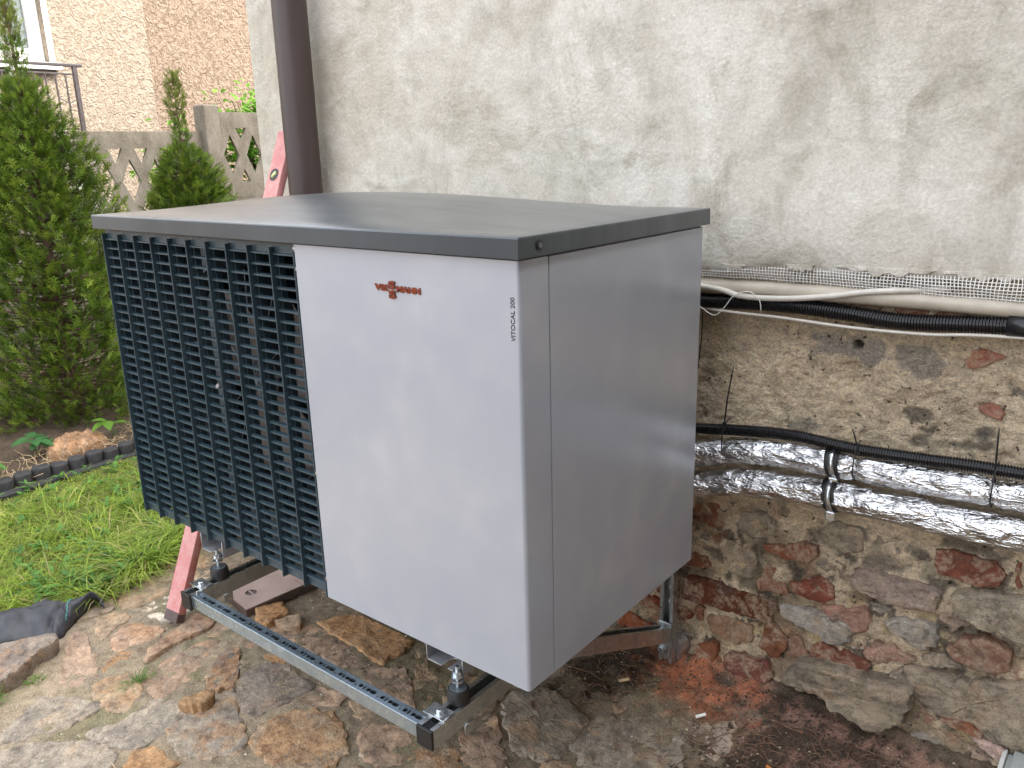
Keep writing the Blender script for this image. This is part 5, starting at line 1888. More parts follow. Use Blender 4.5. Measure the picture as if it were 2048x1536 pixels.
# ================================================================== SPIRIT LEVEL
fa = Vector((-1.562, .112, G0 + .022))
fb = Vector((-1.688, .840, 1.050))
lv = thing('spirit_level', 'dusty pinkish red spirit level leaning on the wall behind the brown downpipe', 'spirit level', tuple(fa))
zax = (fb - fa).normalized()
xax = Vector((1, 0, 0)); xax = (xax - zax * xax.dot(zax)).normalized()
yax = zax.cross(xax)
ML = Matrix((xax, yax, zax)).transposed().to_4x4(); ML.translation = fa
Ln = (fb - fa).length
w2, t2 = .036, .0135
vz = Ln - .165
out = [(-w2, .03), (w2, .03), (w2, Ln - .01), (-w2, Ln - .01)]
MW = ML @ Matrix(((1, 0, 0, 0), (0, 0, -1, 0), (0, 1, 0, 0), (0, 0, 0, 1)))
body = plate('body', out, [circle2(-.002, vz, .0225, 28)], 2 * t2, M_LEVEL, lv, MW, .0012)
box('end_cap', -w2 - .001, w2 + .001, -t2 - .001, t2 + .001, 0, .034, M_COVERD, lv, .002, M=ML)
box('end_cap', -w2 - .001, w2 + .001, -t2 - .001, t2 + .001, Ln - .010, Ln, M_LEVEL, lv, .002, M=ML)
bm = bmesh.new()
cyl_bm(bm, (-.002, -t2 - .0012, vz), (-.002, t2 - .002, vz), .0225, n=32)
bmesh.ops.transform(bm, matrix=ML, verts=bm.verts)
ring = from_bm('vial_ring', bm, M_BLACK, lv)
bm = bmesh.new()
cyl_bm(bm, (-.011, -t2 + .001, vz - .008), (.007, -t2 + .001, vz + .008), .0075, n=20)
bmesh.ops.transform(bm, matrix=ML, verts=bm.verts)
from_bm('vial', bm, M_VIAL, lv, smooth=True)

# ================================================================== INSPECTION COVER
cv = thing('inspection_cover', 'brown plastic inspection cover with oval finger hole lying below the grille', 'cover', (-1.48, .39, G0))
c0, c1, c3 = Vector((-1.565, .306, 0)), Vector((-1.403, .281, 0)), Vector((-1.578, .497, 0))
ax = (c1 - c0); wd = ax.length; ax.normalize()
ay = Vector((-ax.y, ax.x, 0)); ln_ = .30
MC = Matrix((ax, ay, Vector((0, 0, 1)))).transposed().to_4x4()
MC.translation = Vector((c0.x, c0.y, G0 + .018))
MC = MC @ Matrix.Rotation(math.radians(1.5), 4, 'X')
box('frame', -.003, wd + .003, -.003, ln_ + .003, -.01, .018, M_COVERD, cv, .002, M=MC)
ML2 = MC @ T((0, 0, .0205))
cl = plate('cover_plate', [(0, 0), (wd, 0), (wd, .205), (0, .205)], [circle2(wd * .46, .060, .022, 24, .020)], .004, M_COVER, cv, ML2, .0012)
plate('cover_plate', [(0, .209), (wd, .209), (wd, ln_), (0, ln_)], [circle2(wd * .5, .235, .003, 8)], .004, M_COVER, cv, ML2, .0012)
box('finger_bar', wd * .46 - .021, wd * .46 + .021, .058, .062, .0185, .0215, M_COVER, cl, M=MC)

# ================================================================== MEMBRANE, SMALL THINGS ON THE PAVING
# folded black weed membrane along the lawn edge
nu, nv = 80, 26
front_e = spline(MEMB_FRONT, nu)
back_e = spline(MEMB_BACK, nu)
tt = np.linspace(0, 1, nv)[None, :, None]
PF = front_e[:, None, :] * (1 - tt) + back_e[:, None, :] * tt
XX, YY = PF[..., 0], PF[..., 1]
t_ = np.linspace(0, 1, nv)[None, :]
un = np.linspace(0, 1, nu)[:, None]
hh = (.040 * np.sin(math.pi * t_) ** .6 + .035 * t_) * (1 - .6 * sstep(.85, 1, un))
hh = hh + .024 * fbm(XX, YY, 10, 3, .5, 3) + .010 * np.abs(fbm(XX, YY, 18, 2, .5, 8)) + .006 * np.abs(fbm(XX * 2, YY, 25, 3, .5, 5)) - .018 * np.exp(-((un - .42 - .25 * t_) / .03) ** 2) - .014 * np.exp(-((un - .72 + .2 * t_) / .025) ** 2)
ZZ = G0 + .006 + np.clip(hh, 0, None)
V = np.stack([XX, YY, ZZ], -1).reshape(-1, 3)
mb = arrays('weed_membrane', V, grid_faces(nu, nv), M_FABRIC, None, True)
mb.modifiers.new('thickness', 'SOLIDIFY').thickness = .003
tag(mb, 'folded black weed membrane with teal stitching beside the lawn edge', 'membrane')


def on_membrane(a, b):
    i_ = int(a * (nu - 1)); j_ = int(b * (nv - 1))
    return np.array([XX[i_, j_], YY[i_, j_], ZZ[i_, j_] + .0025])


zz_pts = []
for k_ in range(22):
    t = k_ / 21
    p = on_membrane(.66 + .006 * (-1) ** k_, .12 + .72 * t)
    zz_pts.append(p)
tube('stitching', zz_pts, .0011, M_TEAL, mb, 5)

dowel(-.225, .71, .75, .030, .0045, M_STRAW, 'small beige wall plug offcut in the soil beside the upright rail')
dowel(.015, .70, .8, .026, .0042, M_FIBRE, 'small white wall plug offcut lying on the red brick dust')
dowel(.235, .625, -.5, .026, .0040, m_simple('orange_plastic', (.55, .2, .05), .5), 'orange plastic offcut on the soil near the wall foot', G0 + .02)
tuft(-1.36, -.115, 60, .055, 'small grass tuft in the joint beside the foot of the red level', 31)
tuft(-1.62, -.30, 50, .05, 'sparse grass tuft in the sandy patch next to the loose dark slab', 32)
tuft(-1.60, -.42, 60, .055, 'grass tuft at the lower left edge of the sandy patch', 33)

# pale plastic box by the wall in the lower right
bx = thing('plastic_box', 'pale grey plastic box corner standing against the foot of the wall', 'box', (.76, .87, -.44))
box('box_body', .678, .86, .80, .905, G0 + .02, -.395, M_LIGHTPLASTIC, bx, .003)
box('box_lid', .690, .862, .798, .903, -.3945, -.380, M_LIGHTPLASTIC, bx, .003)
box('box_side_flange', .668, .6775, .80, .905, G0 + .02, -.386, M_WHITE, bx, .002)

# ================================================================== SERVICES ON THE WALL
def corrugated(name, ctrl, r, pitch, label, n=20, group=None):
    P = resample(spline(ctrl, 260), pitch / 4)
    k_ = len(P)
    ph = np.arange(k_) % 4
    rad = np.where(ph < 2, r, r * .82)
    V, F, tri = tube_arrays(P, rad, n)
    o = obj(name, V, [tuple(f) for f in F] + tri, M_CONDUIT, None, smooth=True)
    o.data.set_sharp_from_angle(angle=math.radians(35))
    tag(o, label, 'conduit', group)
    return o


cu1 = corrugated('corrugated_conduit', [(-.75, .70, .56), (-.35, .83, .585), (-.11, .878, .587), (.02, .88, .594), (.137, .88, .595), (.25, .88, .590), (.36, .88, .583), (.48, .88, .590), (.575, .88, .596)],
                 .0185, .0062, 'thick black corrugated conduit under the plaster edge beside the cream pipe')
tube('coupler', [(.565, .88, .596), (.60, .88, .597), (.64, .88, .598)], .0225, M_CONDUIT, cu1, 24)
P = resample(spline([(.64, .88, .598), (1.2, .88, .60), (2.5, .88, .60)], 60), .0016)
V, F, tri = tube_arrays(P[::1], np.where(np.arange(len(P)) % 4 < 2, .0185, .016), 10)
obj('conduit_run', V, [tuple(f) for f in F] + tri, M_CONDUIT, cu1, smooth=True)
corrugated('corrugated_conduit', [(-.6, .66, .24), (-.30, .80, .250), (-.10, .852, .256), (.015, .855, .272), (.15, .855, .285), (.284, .855, .281), (.36, .855, .283), (.445, .855, .2875), (.63, .855, .2965), (1.2, .86, .30), (2.2, .86, .30)],
           .0145, .0056, 'black corrugated conduit tied along the top of the foil pipes')


def foil_pipe(ctrl, r, label, seed):
    P = resample(spline(ctrl, 300), .006)
    k_, n = len(P), 40
    th = np.linspace(0, 2 * math.pi, n, endpoint=False)[None, :]
    s = (np.arange(k_) * .006)[:, None]
    J = .0034 * fbm(s + .02 * np.sin(th), .3 * np.cos(th), 5, 3, .5, seed) + .0024 * fbm(s * .6 + .12 * np.sin(th), np.cos(th) * .25, 16, 2, .5, seed + 2)
    # lengthwise overlap fold and a few tape joints
    J += .0022 * np.exp(-((th - 4.2) / .12) ** 2)
    for q in (.42, .95):
        J += .0012 * (np.abs(s - q) < .02)
    # nipped where the ties and clamps sit
    xs_ = P[:, 0][:, None]
    for cx_ in pinch:
        J -= .0055 * np.exp(-((xs_ - cx_) / .010) ** 2)
    V, F, tri = tube_arrays(P, r, n, J)
    o = obj('foil_wrapped_pipe', V, [tuple(f) for f in F] + tri, M_FOIL, None, smooth=True)
    return tag(o, label, 'pipe', 'foil wrapped refrigerant pipes')


pinch = (-.015, .252, .303, .583)
foil_pipe([(-.65, .60, .13), (-.35, .74, .15), (-.10, .845, .188), (.044, .860, .222), (.218, .866, .233), (.354, .866, .235), (.594, .866, .244), (.9, .87, .245), (2.4, .87, .25)], .0335,
          'upper of the two shiny foil wrapped pipes running along the wall', 1.0)
pinch = (.250,)
foil_pipe([(-.65, .60, .03), (-.35, .74, .06), (-.10, .845, .102), (.048, .860, .138), (.224, .866, .150), (.36, .866, .154), (.60, .866, .157), (.9, .87, .16), (2.4, .87, .165)], .0365,
          'lower of the two shiny foil wrapped pipes running along the wall', 5.0)

# double pipe clamp with rubber lining
ck = thing('pipe_clamp', 'zinc double pipe clamp with black rubber lining holding both foil pipes', 'clamp', (.252, .90, .20))
for zc, r, nm in ((.2340, .0335, 1), (.1508, .0362, 2)):
    for dx in (-.0105, .0105):
        V, F = [], []
        n_ = 48
        P = [(.252 + dx + .0, .868, zc)]
        tube('rubber_lining', [(.252 + dx - .0045, .868, zc - .0008), (.252 + dx + .0045, .868, zc + .0008)], r + .0028, M_RUBBER, ck, 40)
    tube('clamp_band', [(.252 - .0065, .868, zc - .001), (.252 + .0065, .868, zc + .001)], r + .0036, M_BOLT, ck, 48)
for z0_, z1_ in ((.273, .293), (.188, .199), (.088, .112)):
    box('clamp_lug', .241, .264, .855, .872, z0_, z1_, M_BOLT, ck, .003)
hexbolt(.2525, .854, .284, .0055, .004, parent=ck, washer=0, axis=Matrix.Rotation(math.pi / 2, 4, 'X'))
hexbolt(.2525, .868, .090, .0050, .006, parent=ck, washer=0, axis=Matrix.Rotation(math.pi, 4, 'X'))


def cable_tie(xc, zc, r, tail, label, w=.0016):
    t = thing('cable_tie', label, 'cable tie', (xc, .83, zc), 'black cable ties round pipe and conduit')
    loop = [(xc + .005 * math.sin(a_) * .3, .862 - (r + .001) * math.cos(a_) * .95, zc + (r * 1.42) * math.sin(a_)) for a_ in np.linspace(-1.9, 1.9, 26)]
    tube('loop', loop, w, M_BLACK, t, 8)
    tube('tail', spline(tail, 12), [w * 1.25] * 10 + [w * .9, w * .5], M_BLACK, t, 6)
    hx, hy, hz = tail[0]
    box('head', hx - .004, hx + .004, hy - .004, hy + .004, hz - .004, hz + .005, M_BLACK, t, .001)
    return t


cable_tie(-.018, .243, .036, [(-.018, .838, .287), (-.012, .838, .36), (-.003, .845, .440)], 'cable tie nearest the heat pump with a long upright tail')
cable_tie(.303, .252, .034, [(.309, .842, .275), (.30, .845, .305), (.288, .85, .332)], 'cable tie with a short bent tail just right of the pipe clamp')
cable_tie(.583, .258, .036, [(.583, .842, .274), (.581, .842, .33), (.578, .848, .390)], 'cable tie furthest from the heat pump with a straight upright tail')
t_ = tube('cable_tie', spline([(-.100, .862, .567), (-.1005, .862, .50), (-.105, .858, .415)], 14), .0016, M_BLACK, None, 6)
tag(t_, 'loose black cable tie hanging from the upper conduit beside the unit', 'cable tie')
t_ = tube('cream_pipe', [(x, .889, .627 + .004 * math.sin(x * 4)) for x in np.linspace(-.6, 2.5, 60)], .0195, M_PVC, None, 28)
tag(t_, 'aged cream plastic pipe tucked right under the plaster edge', 'pipe')
t_ = tube('white_cable', spline([(-.5, .80, .66), (-.102, .862, .627), (-.002, .862, .611), (.097, .862, .613), (.2, .864, .626), (.30, .868, .645), (.45, .885, .66)], 60), .0070, M_CABLE, None, 14)
tag(t_, 'thick white cable sagging in front of the cream pipe', 'cable')
t_ = tube('white_cable', spline([(-.20, .892, .575), (-.052, .872, .568), (.1, .868, .5665), (.261, .868, .5605), (.416, .870, .5625), (.597, .872, .575), (1.2, .89, .58)], 70), .0038, M_CABLE, None, 10)
tag(t_, 'thin flat white cable running below the thick corrugated conduit', 'cable')
t_ = tube('fibre_strand', spline([(-.14, .86, .60), (-.10, .858, .573), (-.065, .856, .558), (-.04, .856, .58), (-.015, .856, .612), (.022, .856, .624), (.048, .856, .606), (.054, .856, .580)], 50), .0011, M_FIBRE, None, 6)
tag(t_, 'curled white fibre strand looping in front of the conduit', 'strand')

# ================================================================== BED, EDGING, SHRUBS
xs = np.linspace(-6.2, -3.30, 70); ys = np.linspace(-1.5, 6.0, 120)
X, Y = np.meshgrid(xs, ys, indexing='ij')
Z = G0 + .015 + .02 * fbm(X, Y, 2.2, 4) + .010 * fbm(X, Y, 12, 3) + .05 * sstep(-3.7, -4.5, X)
tag(arrays('garden_bed', np.stack([X, Y, Z], -1).reshape(-1, 3), grid_faces(len(xs), len(ys)), M_SOIL, None, True), kind='structure')

edging = thing('garden_edging', 'black recycled rubber log-roll edging between lawn and flower bed', 'edging', (-3.31, .6, G0))
for i in range(24):
    y = -.42 + i * .0835
    x = -3.262 - .050 * (y - .2) - .012 * math.sin(y * 5) - .04 * max(0, y - .75)
    bm = bmesh.new()
    n_ = 22
    h_ = G0 + .070 + .006 * math.sin(i * 2.1)
    prof = [(.0385, G0 - .03), (.0395, h_ - .006), (.0375, h_ - .0015), (.034, h_)]
    rr = [[bm.verts.new((x + r * math.cos(2 * math.pi * j / n_), y + r * math.sin(2 * math.pi * j / n_), z)) for j in range(n_)] for r, z in prof]
    for a_, b_ in zip(rr[:-1], rr[1:]):
        for j in range(n_):
            bm.faces.new((a_[j], a_[(j + 1) % n_], b_[(j + 1) % n_], b_[j]))
    bm.faces.new(rr[-1])
    o = from_bm('edging_roll', bm, M_EDGE, edging, smooth=True)
    o.data.set_sharp_from_angle(angle=math.radians(50))
bm = bmesh.new()
path = [(-3.205 - .050 * (y - .2) - .04 * max(0, y - .75), y) for y in np.arange(-.45, 1.55, .1)]
for (xa, ya), (xb, yb) in zip(path[:-1], path[1:]):
    box_bm(bm, xa - .035, xa + .030, ya, yb, G0 - .02, G0 + .022)
from_bm('edging_foot', bm, M_EDGE, edging)


def spray_fan(rs, L):
    """flat scale-leaf spray: a stem with alternating side twigs, each a thin quad"""
    V, F = [], []

    def twig(p, q, w):
        d = (q - p); n_ = np.array([-d[1], d[0], 0]); n_ /= np.linalg.norm(n_) + 1e-9
        a = len(V)
        V.extend([p - n_ * w, p + n_ * w, q + n_ * w * .45, q - n_ * w * .45])
        F.append((a, a + 1, a + 2, a + 3))
    k = 7
    w = L * .042
    twig(np.zeros(3), np.array([L, 0, -.08 * L]), w)
    for i in range(1, k):
        t = i / k
        s = 1 if i % 2 else -1
        p = np.array([L * t, 0, -.08 * L * t])
        ln = L * (.52 - .38 * t) * rs.uniform(.8, 1.2)
        an = s * rs.uniform(.55, .85)
        q = p + np.array([ln * math.cos(an), ln * math.sin(an), rs.uniform(-.1, .1) * ln])
        twig(p, q, w * .95)
        for u_ in (.4, .7):
            p2 = p + (q - p) * u_
            an2 = an + s * rs.uniform(-.9, -.4) if u_ == .4 else an + s * .5
            q2 = p2 + np.array([ln * .42 * math.cos(an2), ln * .42 * math.sin(an2), 0])
            twig(p2, q2, w * .8)
    return np.array(V), np.array(F)


def thuja(name, x, y, h, prof, nspray, label, seed, L=(.05, .10), group='thuja shrubs in the flower bed', tint=(0, 0, 0), lean=(0, 0)):
    rs = np.random.RandomState(seed)
    t = thing(name, label, 'shrub', (x, y, G0), group)
    tube('trunk', [(x + lean[0] * z / h, y + lean[1] * z / h, G0 + z) for z in np.linspace(0, h * .93, 12)], np.linspace(.035, .004, 12), M_BARK, t, 10)
    fans = [spray_fan(rs, 1.0) for _ in range(10)]
    AV, AF, AC = [], [], []
    cnt = 0
    limb_v, limb_f, lc = [], [], 0
    for i in range(nspray):
        z = h * (rs.rand() ** .85)
        tz = z / h
        if tz > .77 and rs.rand() < .74: continue
        Rm = np.interp(tz, [p[0] for p in prof], [p[1] for p in prof])
        phi = rs.rand() * 2 * math.pi
        # lumpy outline: vertical plumes and gaps
        lump = 1 + .20 * math.sin(phi * 5 + 3 * tz + seed) + .16 * math.sin(phi * 3 + 7 * tz) + .42 * float(pn(np.array([phi * 2.2 + seed]), np.array([tz * 8.0]))[0])
        k = rs.uniform(.55, 1.02) if rs.rand() < .85 else rs.uniform(.2, .7)
        R = Rm * min(lump, 1.25) * k
        px, py, pz = x + lean[0] * tz + R * math.cos(phi), y + lean[1] * tz + R * math.sin(phi), G0 + .02 + z
        ln = rs.uniform(*L) * np.interp(tz, [.6, .78, 1], [1, .5, .5])
        V, F = fans[rs.randint(len(fans))]
        az = phi + rs.normal() * .5
        el = rs.uniform(.35, 1.25) if tz < .74 else rs.uniform(.9, 1.5)
        M = np.array(Matrix.Translation((px, py, pz)) @ Matrix.Rotation(az, 4, 'Z') @ Matrix.Rotation(-el, 4, 'Y') @ Matrix.Rotation(rs.uniform(-1.4, 1.4), 4, 'X'))
        W = (V * ln) @ M[:3, :3].T + M[:3, 3]
        AV.append(W); AF.append(F + cnt); cnt += len(W)
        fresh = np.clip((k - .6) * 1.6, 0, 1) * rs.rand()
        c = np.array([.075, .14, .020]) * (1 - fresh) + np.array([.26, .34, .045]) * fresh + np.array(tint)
        if tz > .86: c = c * .6 + np.array([.16, .15, .035]) * .5
        c = c * rs.uniform(.7, 1.35)
        tip = V[:, 0:1]
        AC.append(np.minimum(c[None, :] * (.8 + .5 * tip) + np.array([.03, .03, 0])[None, :] * tip, np.array([.24, .32, .07])))
        if i % 14 == 0:
            P0 = (x + lean[0] * tz, y + lean[1] * tz, pz - .10 * Rm)
            Vb, Fb, tri = tube_arrays([P0, ((P0[0] + px) / 2, (P0[1] + py) / 2, pz - .02), (px, py, pz)], np.array([.006, .004, .0015]), 4)
            limb_v.append(Vb); limb_f += [tuple(q + lc for q in f) for f in list(map(tuple, Fb)) + tri]; lc += len(Vb)
    arrays('foliage', np.vstack(AV), np.vstack(AF), M_THUJA, t, True, np.clip(np.vstack(AC), .005, 1))
    obj('limbs', np.vstack(limb_v), limb_f, M_BARK, t, smooth=True)
    return t


thuja('thuja_shrub', -4.10, .955, 2.42, [(0, .30), (.10, .42), (.3, .40), (.5, .33), (.64, .22), (.73, .12), (.79, .055), (.86, .05), (.93, .04), (1, .015)], 12000,
      'tall dense green thuja shrub with a thin leader, left of the heat pump', 1, L=(.04, .085))
thuja('thuja_shrub', -4.45, .22, 1.80, [(0, .3), (.15, .42), (.4, .40), (.6, .30), (.75, .18), (.86, .10), (.93, .05), (1, .012)], 5200,
      'thuja shrub cut by the left edge of the photograph, behind the big one', 2, tint=(.02, .03, .01))
thuja('thuja_shrub', -4.42, 2.02, 1.98, [(0, .28), (.15, .38), (.3, .37), (.45, .30), (.58, .24), (.68, .19), (.745, .12), (.775, .055), (.86, .05), (.93, .06), (1, .03)], 8000,
      'smaller thuja shrub with a loose pale tip, in front of the concrete fence', 3, L=(.045, .09))

# pinnate garden plants in the bed
def bed_plant(x, y, stems, L, w, h, label, seed, col=(.10, .24, .06), nleaf=3):
    rs = np.random.RandomState(seed)
    t = thing('bed_plant', label, 'plant', (x, y, G0), None)
    for s in range(stems):
        a = rs.rand() * 6.28
        sx, sy = x + .35 * h * math.cos(a), y + .35 * h * math.sin(a)
        hh = h * rs.uniform(.75, 1.1)
        tube('stem', spline([(x, y, G0 + .01), ((x + sx) / 2, (y + sy) / 2, G0 + hh * .6), (sx, sy, G0 + hh)], 8), .0022, M_WEED, t, 6)
        for k in range(nleaf):
            V, F = leaf_mesh(L * rs.uniform(.8, 1.15), w, .12, .3, 6)
            W = place_leaf(V, (sx, sy, G0 + hh), a + (k - (nleaf - 1) / 2) * 1.15 + rs.normal() * .1, rs.uniform(-.1, .35))
            c = np.tile(np.array(col) * rs.uniform(.85, 1.2), (len(W), 1))
            arrays('leaf', W, F, M_WEED, t, True, c)
    for st in [c for c in bpy.data.objects if c.parent == t and c.name.startswith('stem')]:
        a = st.data.color_attributes.new('tint', 'FLOAT_COLOR', 'POINT')
        a.data.foreach_set('color', np.tile([.12, .2, .06, 1], len(st.data.vertices)).astype(np.float32))
    return t


bed_plant(-3.62, .52, 3, .10, .052, .11, 'young plant with pointed green leaflets between edging and thuja', 1, (.09, .24, .09), 4)
bed_plant(-3.53, .90, 2, .09, .050, .13, 'light green three-leaved plant right beside the heat pump grille', 2, (.16, .32, .05), 3)
bed_plant(-3.50, .20, 2, .22, .07, .30, 'plant with large smooth green leaves at the left edge of the bed', 3, (.13, .26, .07), 3)
bed_plant(-3.42, .18, 3, .12, .06, .13, 'low bright green plant in front of the large-leaved one', 4, (.13, .30, .07), 4)
# low brown stone in the bed
slab_piece('field_stone', [(-3.62, .58), (-3.50, .55), (-3.43, .62), (-3.42, .74), (-3.50, .84), (-3.62, .82), (-3.68, .70)], G0 + .085, .09, M_ROCK, None, 'z', .02, 55, (.36, .22, .13), .5, bev=.03)
tag(bpy.data.objects['field_stone'], 'brown field stone in the bed behind the rubber edging', 'stone')
# straw and dead leaves in the bed
tv, tf, cnt = [], [], 0
rs = np.random.RandomState(15)
for i in range(160):
    x, y = rs.uniform(-3.62, -3.33), rs.uniform(.1, 1.1)
    L_ = rs.uniform(.03, .16); a_ = rs.uniform(0, 6.28)
    pts = [(x + L_ * t * math.cos(a_ + t * .6), y + L_ * t * math.sin(a_ + t * .6), G0 + .05 + .02 * math.sin(3 * t + i)) for t in (0, .33, .66, 1)]
    V, F, tri = tube_arrays(pts, rs.uniform(.0008, .0022), 4)
    tv.append(V); tf += [tuple(k_ + cnt for k_ in f) for f in list(map(tuple, F)) + tri]; cnt += len(V)
tag(obj('dry_stalks', np.vstack(tv), tf, M_STRAW, smooth=True), 'dead straw stalks lying in the flower bed', kind='stuff')

# ================================================================== CONCRETE FENCE
fence = thing('concrete_fence', 'grey precast concrete fence with diamond openings behind the thujas', 'fence', (-5.7, 2.5, G0))
FX = -5.70
MFE = Matrix(((0, 0, -1, FX), (1, 0, 0, 0), (0, 1, 0, 0), (0, 0, 0, 1)))     # (u,v) -> (y,z)


def fence_panel(y0, y1, z0, z1, yc, pitch, zc, hw=.078, hh=.172, th=.03, dx=0.0):
    holes = []
    k0 = int(math.ceil((y0 + .09 - yc) / pitch)); k1 = int(math.floor((y1 - .09 - yc) / pitch))
    for k in range(k0, k1 + 1):
        c = yc + k * pitch
        holes.append([(c - hw, zc), (c, zc - hh), (c + hw, zc), (c, zc + hh)])
        m = c + pitch / 2
        if m + .07 < y1:
            holes.append([(m - .056, z1 - .125), (m, zc + .115), (m + .056, z1 - .125)])
            holes.append([(m - .056, zc - (z1 - .125 - zc)), (m, zc - .115), (m + .056, zc - (z1 - .125 - zc))][::-1])
    return plate('fence_panel', [(y0, z0), (y1, z0), (y1, z1), (y0, z1)], holes, th, M_CONC, fence, T((dx, 0, 0)) @ MFE, .002)


ph = .206
fence_panel(.98, 2.95, .44, 1.19, 2.098, ph, .815)
fence_panel(.98, 2.95, -.08, .435, 2.118, ph * 50, .3)
fence_panel(.98, 2.95, -.55, -.085, 2.118, ph * 50, -.3)
fence_panel(-1.1, .86, .44, 1.19, .0, ph, .815)
fence_panel(-1.1, .86, -.55, .435, .1, ph * 50, .2)
fence_panel(3.09, 5.05, .64, 1.345, 3.215, .225, .995)
fence_panel(3.09, 5.05, -.55, .635, 3.2, ph * 50, .0)
for y, zt in ((3.02, 1.40), (.92, 1.23), (-1.16, 1.23), (5.12, 1.40)):
    box('fence_post', FX - .075, FX + .085, y - .07, y + .07, G0 - .05, zt, M_CONC, fence, .012, 2)

# bush beyond the fence
def leafy_bush(name, cx, cy, z0, rx, ry, rz, n, label, seed, L=(.05, .10), col=(.14, .30, .035)):
    rs = np.random.RandomState(seed)
    t = thing(name, label, 'bush', (cx, cy, G0), None)
    AV, AF, AC, cnt = [], [], [], 0
    for s in range(12):
        a = rs.rand() * 6.28; q = rs.uniform(.2, .9)
        tube('branch', spline([(cx, cy, G0), (cx + .5 * rx * q * math.cos(a), cy + .5 * ry * q * math.sin(a), z0), (cx + rx * q * math.cos(a), cy + ry * q * math.sin(a), z0 + rz * .8)], 8),
             np.linspace(.010, .003, 8), M_BARK, t, 6)
    for i in range(n):
        a = rs.rand() * 6.28; b = math.acos(rs.uniform(-1, 1)); q = rs.uniform(.45, 1) * (1 + .3 * math.sin(a * 4 + b * 5))
        p = (cx + rx * q * math.cos(a) * math.sin(b), cy + ry * q * math.sin(a) * math.sin(b), z0 + rz * q * math.cos(b))
        V, F = leaf_mesh(rs.uniform(*L), rs.uniform(*L) * .6, .15, .3, 3)
        W = place_leaf(V, p, rs.rand() * 6.28, rs.uniform(-.3, 1.0), rs.uniform(-.5, .5))
        AV.append(W); AF.append(F + cnt); cnt += len(W)
        AC.append(np.tile(np.array(col) * rs.uniform(.7, 1.6), (len(W), 1)))
    arrays('foliage', np.vstack(AV), np.vstack(AF), M_WEED, t, True, np.vstack(AC))
    return t


leafy_bush('leafy_bush', -6.05, 3.75, 1.05, .26, .50, .52, 1500, 'bright green leafy bush showing above the concrete fence by the house corner', 4)
leafy_bush('leafy_bush', -6.25, 2.95, .80, .2, .30, .45, 450, 'small pale green bush peeping over the fence beside the smaller thuja', 5, (.05, .09))
leafy_bush('leafy_bush', -4.6, 3.62, 1.60, .12, .07, .10, 45, 'sprig of fresh green leaves peeping out beside the house corner', 6, (.05, .09))

# ================================================================== NEIGHBOUR HOUSE
nb = thing('neighbour_house', 'neighbouring house with cream and pink roughcast render behind the fence', 'house', (-9.5, 3.0, G0))
HX = -7.9
box('projecting_wall', -9.6, HX, -2.2, 3.815, G0 - .05, 1.0, M_CASTA, nb)
wy0, wy1, wz0, wz1 = .95, 2.80, 1.90, 3.1
plate('projecting_wall', [(-2.2, 1.0), (3.815, 1.0), (3.815, 4.2), (-2.2, 4.2)], [[(wy0, wz0), (wy1, wz0), (wy1, wz1), (wy0, wz1)]], .30, M_CASTA, nb,
      Matrix(((0, 0, -1, HX - .15), (1, 0, 0, 0), (0, 1, 0, 0), (0, 0, 0, 1))))
box('recessed_wall', -9.6, HX - .14, 3.82, 9.0, G0 - .05, 4.2, M_CASTB, nb)
box('inner_wall', -9.6, HX - 1.2, -2.2, 3.8, 1.0, 4.2, M_WHITE, nb)
box('eaves', -9.8, HX + .30, -2.5, 9.2, 4.2, 4.35, M_WHITE, nb)
win = bpy.data.objects.new('window', None); win.location = (HX - .1, 1.9, 2.4); link(win, nb)
fw = .07
for a, b, c, d in ((wy0, wy0 + fw, wz0, wz1), (wy1 - fw, wy1, wz0, wz1), (wy0 + fw, wy1 - fw, wz0, wz0 + fw), (wy0 + fw, wy1 - fw, wz1 - fw, wz1), (2.05, 2.17, wz0 + fw, wz1 - fw)):
    box('frame', HX - .16, HX - .09, a, b, c, d, M_WHITE, win, .006)
for a, b in ((wy0 + fw, 2.05), (2.17, wy1 - fw)):
    for q in (a, b - .05):
        box('sash', HX - .15, HX - .075, q, q + .05, wz0 + fw, wz1 - fw, M_WHITE, win, .005)
    box('sash', HX - .15, HX - .075, a + .05, b - .05, wz0 + fw, wz0 + fw + .05, M_WHITE, win, .005)
    box('pane', HX - .125, HX - .12, a + .05, b - .05, wz0 + fw + .05, wz1 - fw, M_GLASS, win)
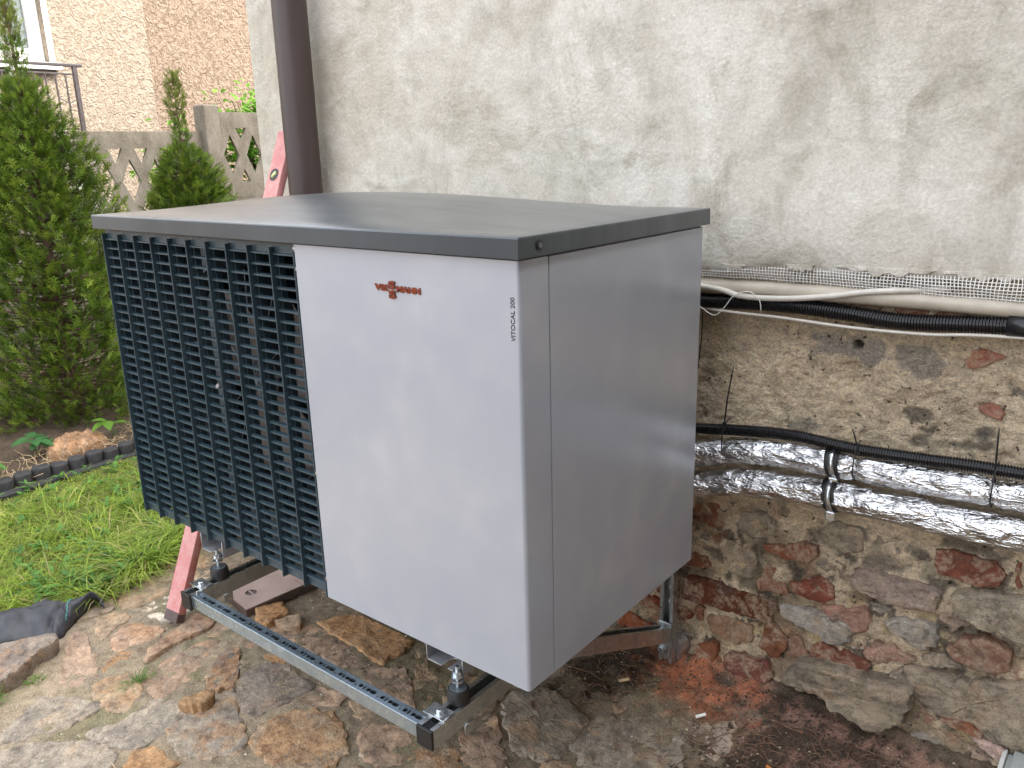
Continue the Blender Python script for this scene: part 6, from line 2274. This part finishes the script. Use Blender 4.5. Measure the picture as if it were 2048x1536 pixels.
# pale curtains behind the glass
nn = 60
for a, b in ((1.05, 2.02), (2.2, 2.62)):
    V, F = [], []
    for i in range(nn + 1):
        y = a + (b - a) * i / nn
        V += [(HX - .28 + .015 * math.sin(i * 1.3), y, wz0), (HX - .28 + .015 * math.sin(i * 1.3), y, wz1)]
    F = [(2 * i, 2 * i + 1, 2 * i + 3, 2 * i + 2) for i in range(nn)]
    obj('curtain', V, F, M_CURTAIN, win, smooth=True)
box('window_sill', HX - .1, HX + .10, wy0 - .08, wy1 + .07, wz0 - .075, wz0 - .01, M_WHITE, nb, .008)
box('render_border', HX - .001, HX + .012, wy1, wy1 + .05, wz0, 3.2, M_WHITE, nb, .003)
box('sill_moulding', HX - .1, HX + .06, wy0 - .06, wy1 + .02, wz0 - .105, wz0 - .078, M_IRON, nb, .004)
tube('rain_pipe', [(HX + .07, 2.42, z) for z in np.linspace(1.2, 4.2, 8)], .045, M_SLAB, nb, 20)
box('landing', HX + .02, -6.9, .2, 2.75, 1.06, 1.20, M_SLAB, nb, .01)
box('landing', HX + .02, -6.98, .3, 2.65, G0 - .05, 1.055, M_SLAB, nb)

rl = thing('balcony_railing', 'thin black iron railing on the landing of the cream neighbouring house', 'railing', (-7.0, 1.9, 1.2))
rx = -7.0
box('handrail', rx - .022, rx + .022, .3, 2.665, 1.775, 1.800, M_IRON, rl, .004)
box('rail', rx - .008, rx + .008, .32, 2.60, 1.708, 1.722, M_IRON, rl, .002)
box('rail', rx - .008, rx + .008, .32, 2.60, 1.250, 1.264, M_IRON, rl, .002)
for y in (.32, 1.45, 2.60):
    box('post', rx - .018, rx + .018, y - .018, y + .018, 1.2, 1.775, M_IRON, rl, .003)
y = 2.60 - .085
k = 0
while y > .34:
    if abs(y - 1.45) > .03:
        box('baluster', rx - .006, rx + .006, y - .006, y + .006, 1.264, 1.708, M_IRON, rl, .001)
    if k % 4 == 0:
        for s in (0, 1):
            bm = bmesh.new()
            cyl_bm(bm, (rx, y, 1.47), (rx, y + (.085 if s else -.085), 1.515), .0045, n=8)
            from_bm('scroll', bm, M_IRON, rl)
    y -= .085
    k += 1

# ================================================================== LIGHT-BLOCKING WALL, added out of view on the right to shade the unit
yw = thing('light_blocking_wall', 'added unseen brown wall that blocks light from the right', 'wall', (2.38, -2.2, G0))
M_BLOCKER = m_concrete('dark_brown_blocker', (.11, .085, .065), (.06, .045, .035))  # kept dark so the added wall sends little light to the side panel
box('blocker_face', 2.25, 2.5, -5.5, .86, G0 - .05, 3.9, M_BLOCKER, yw)
box('blocker_coping', 2.21, 2.54, -5.55, .86, 3.9, 3.97, M_SLAB, yw, .01)
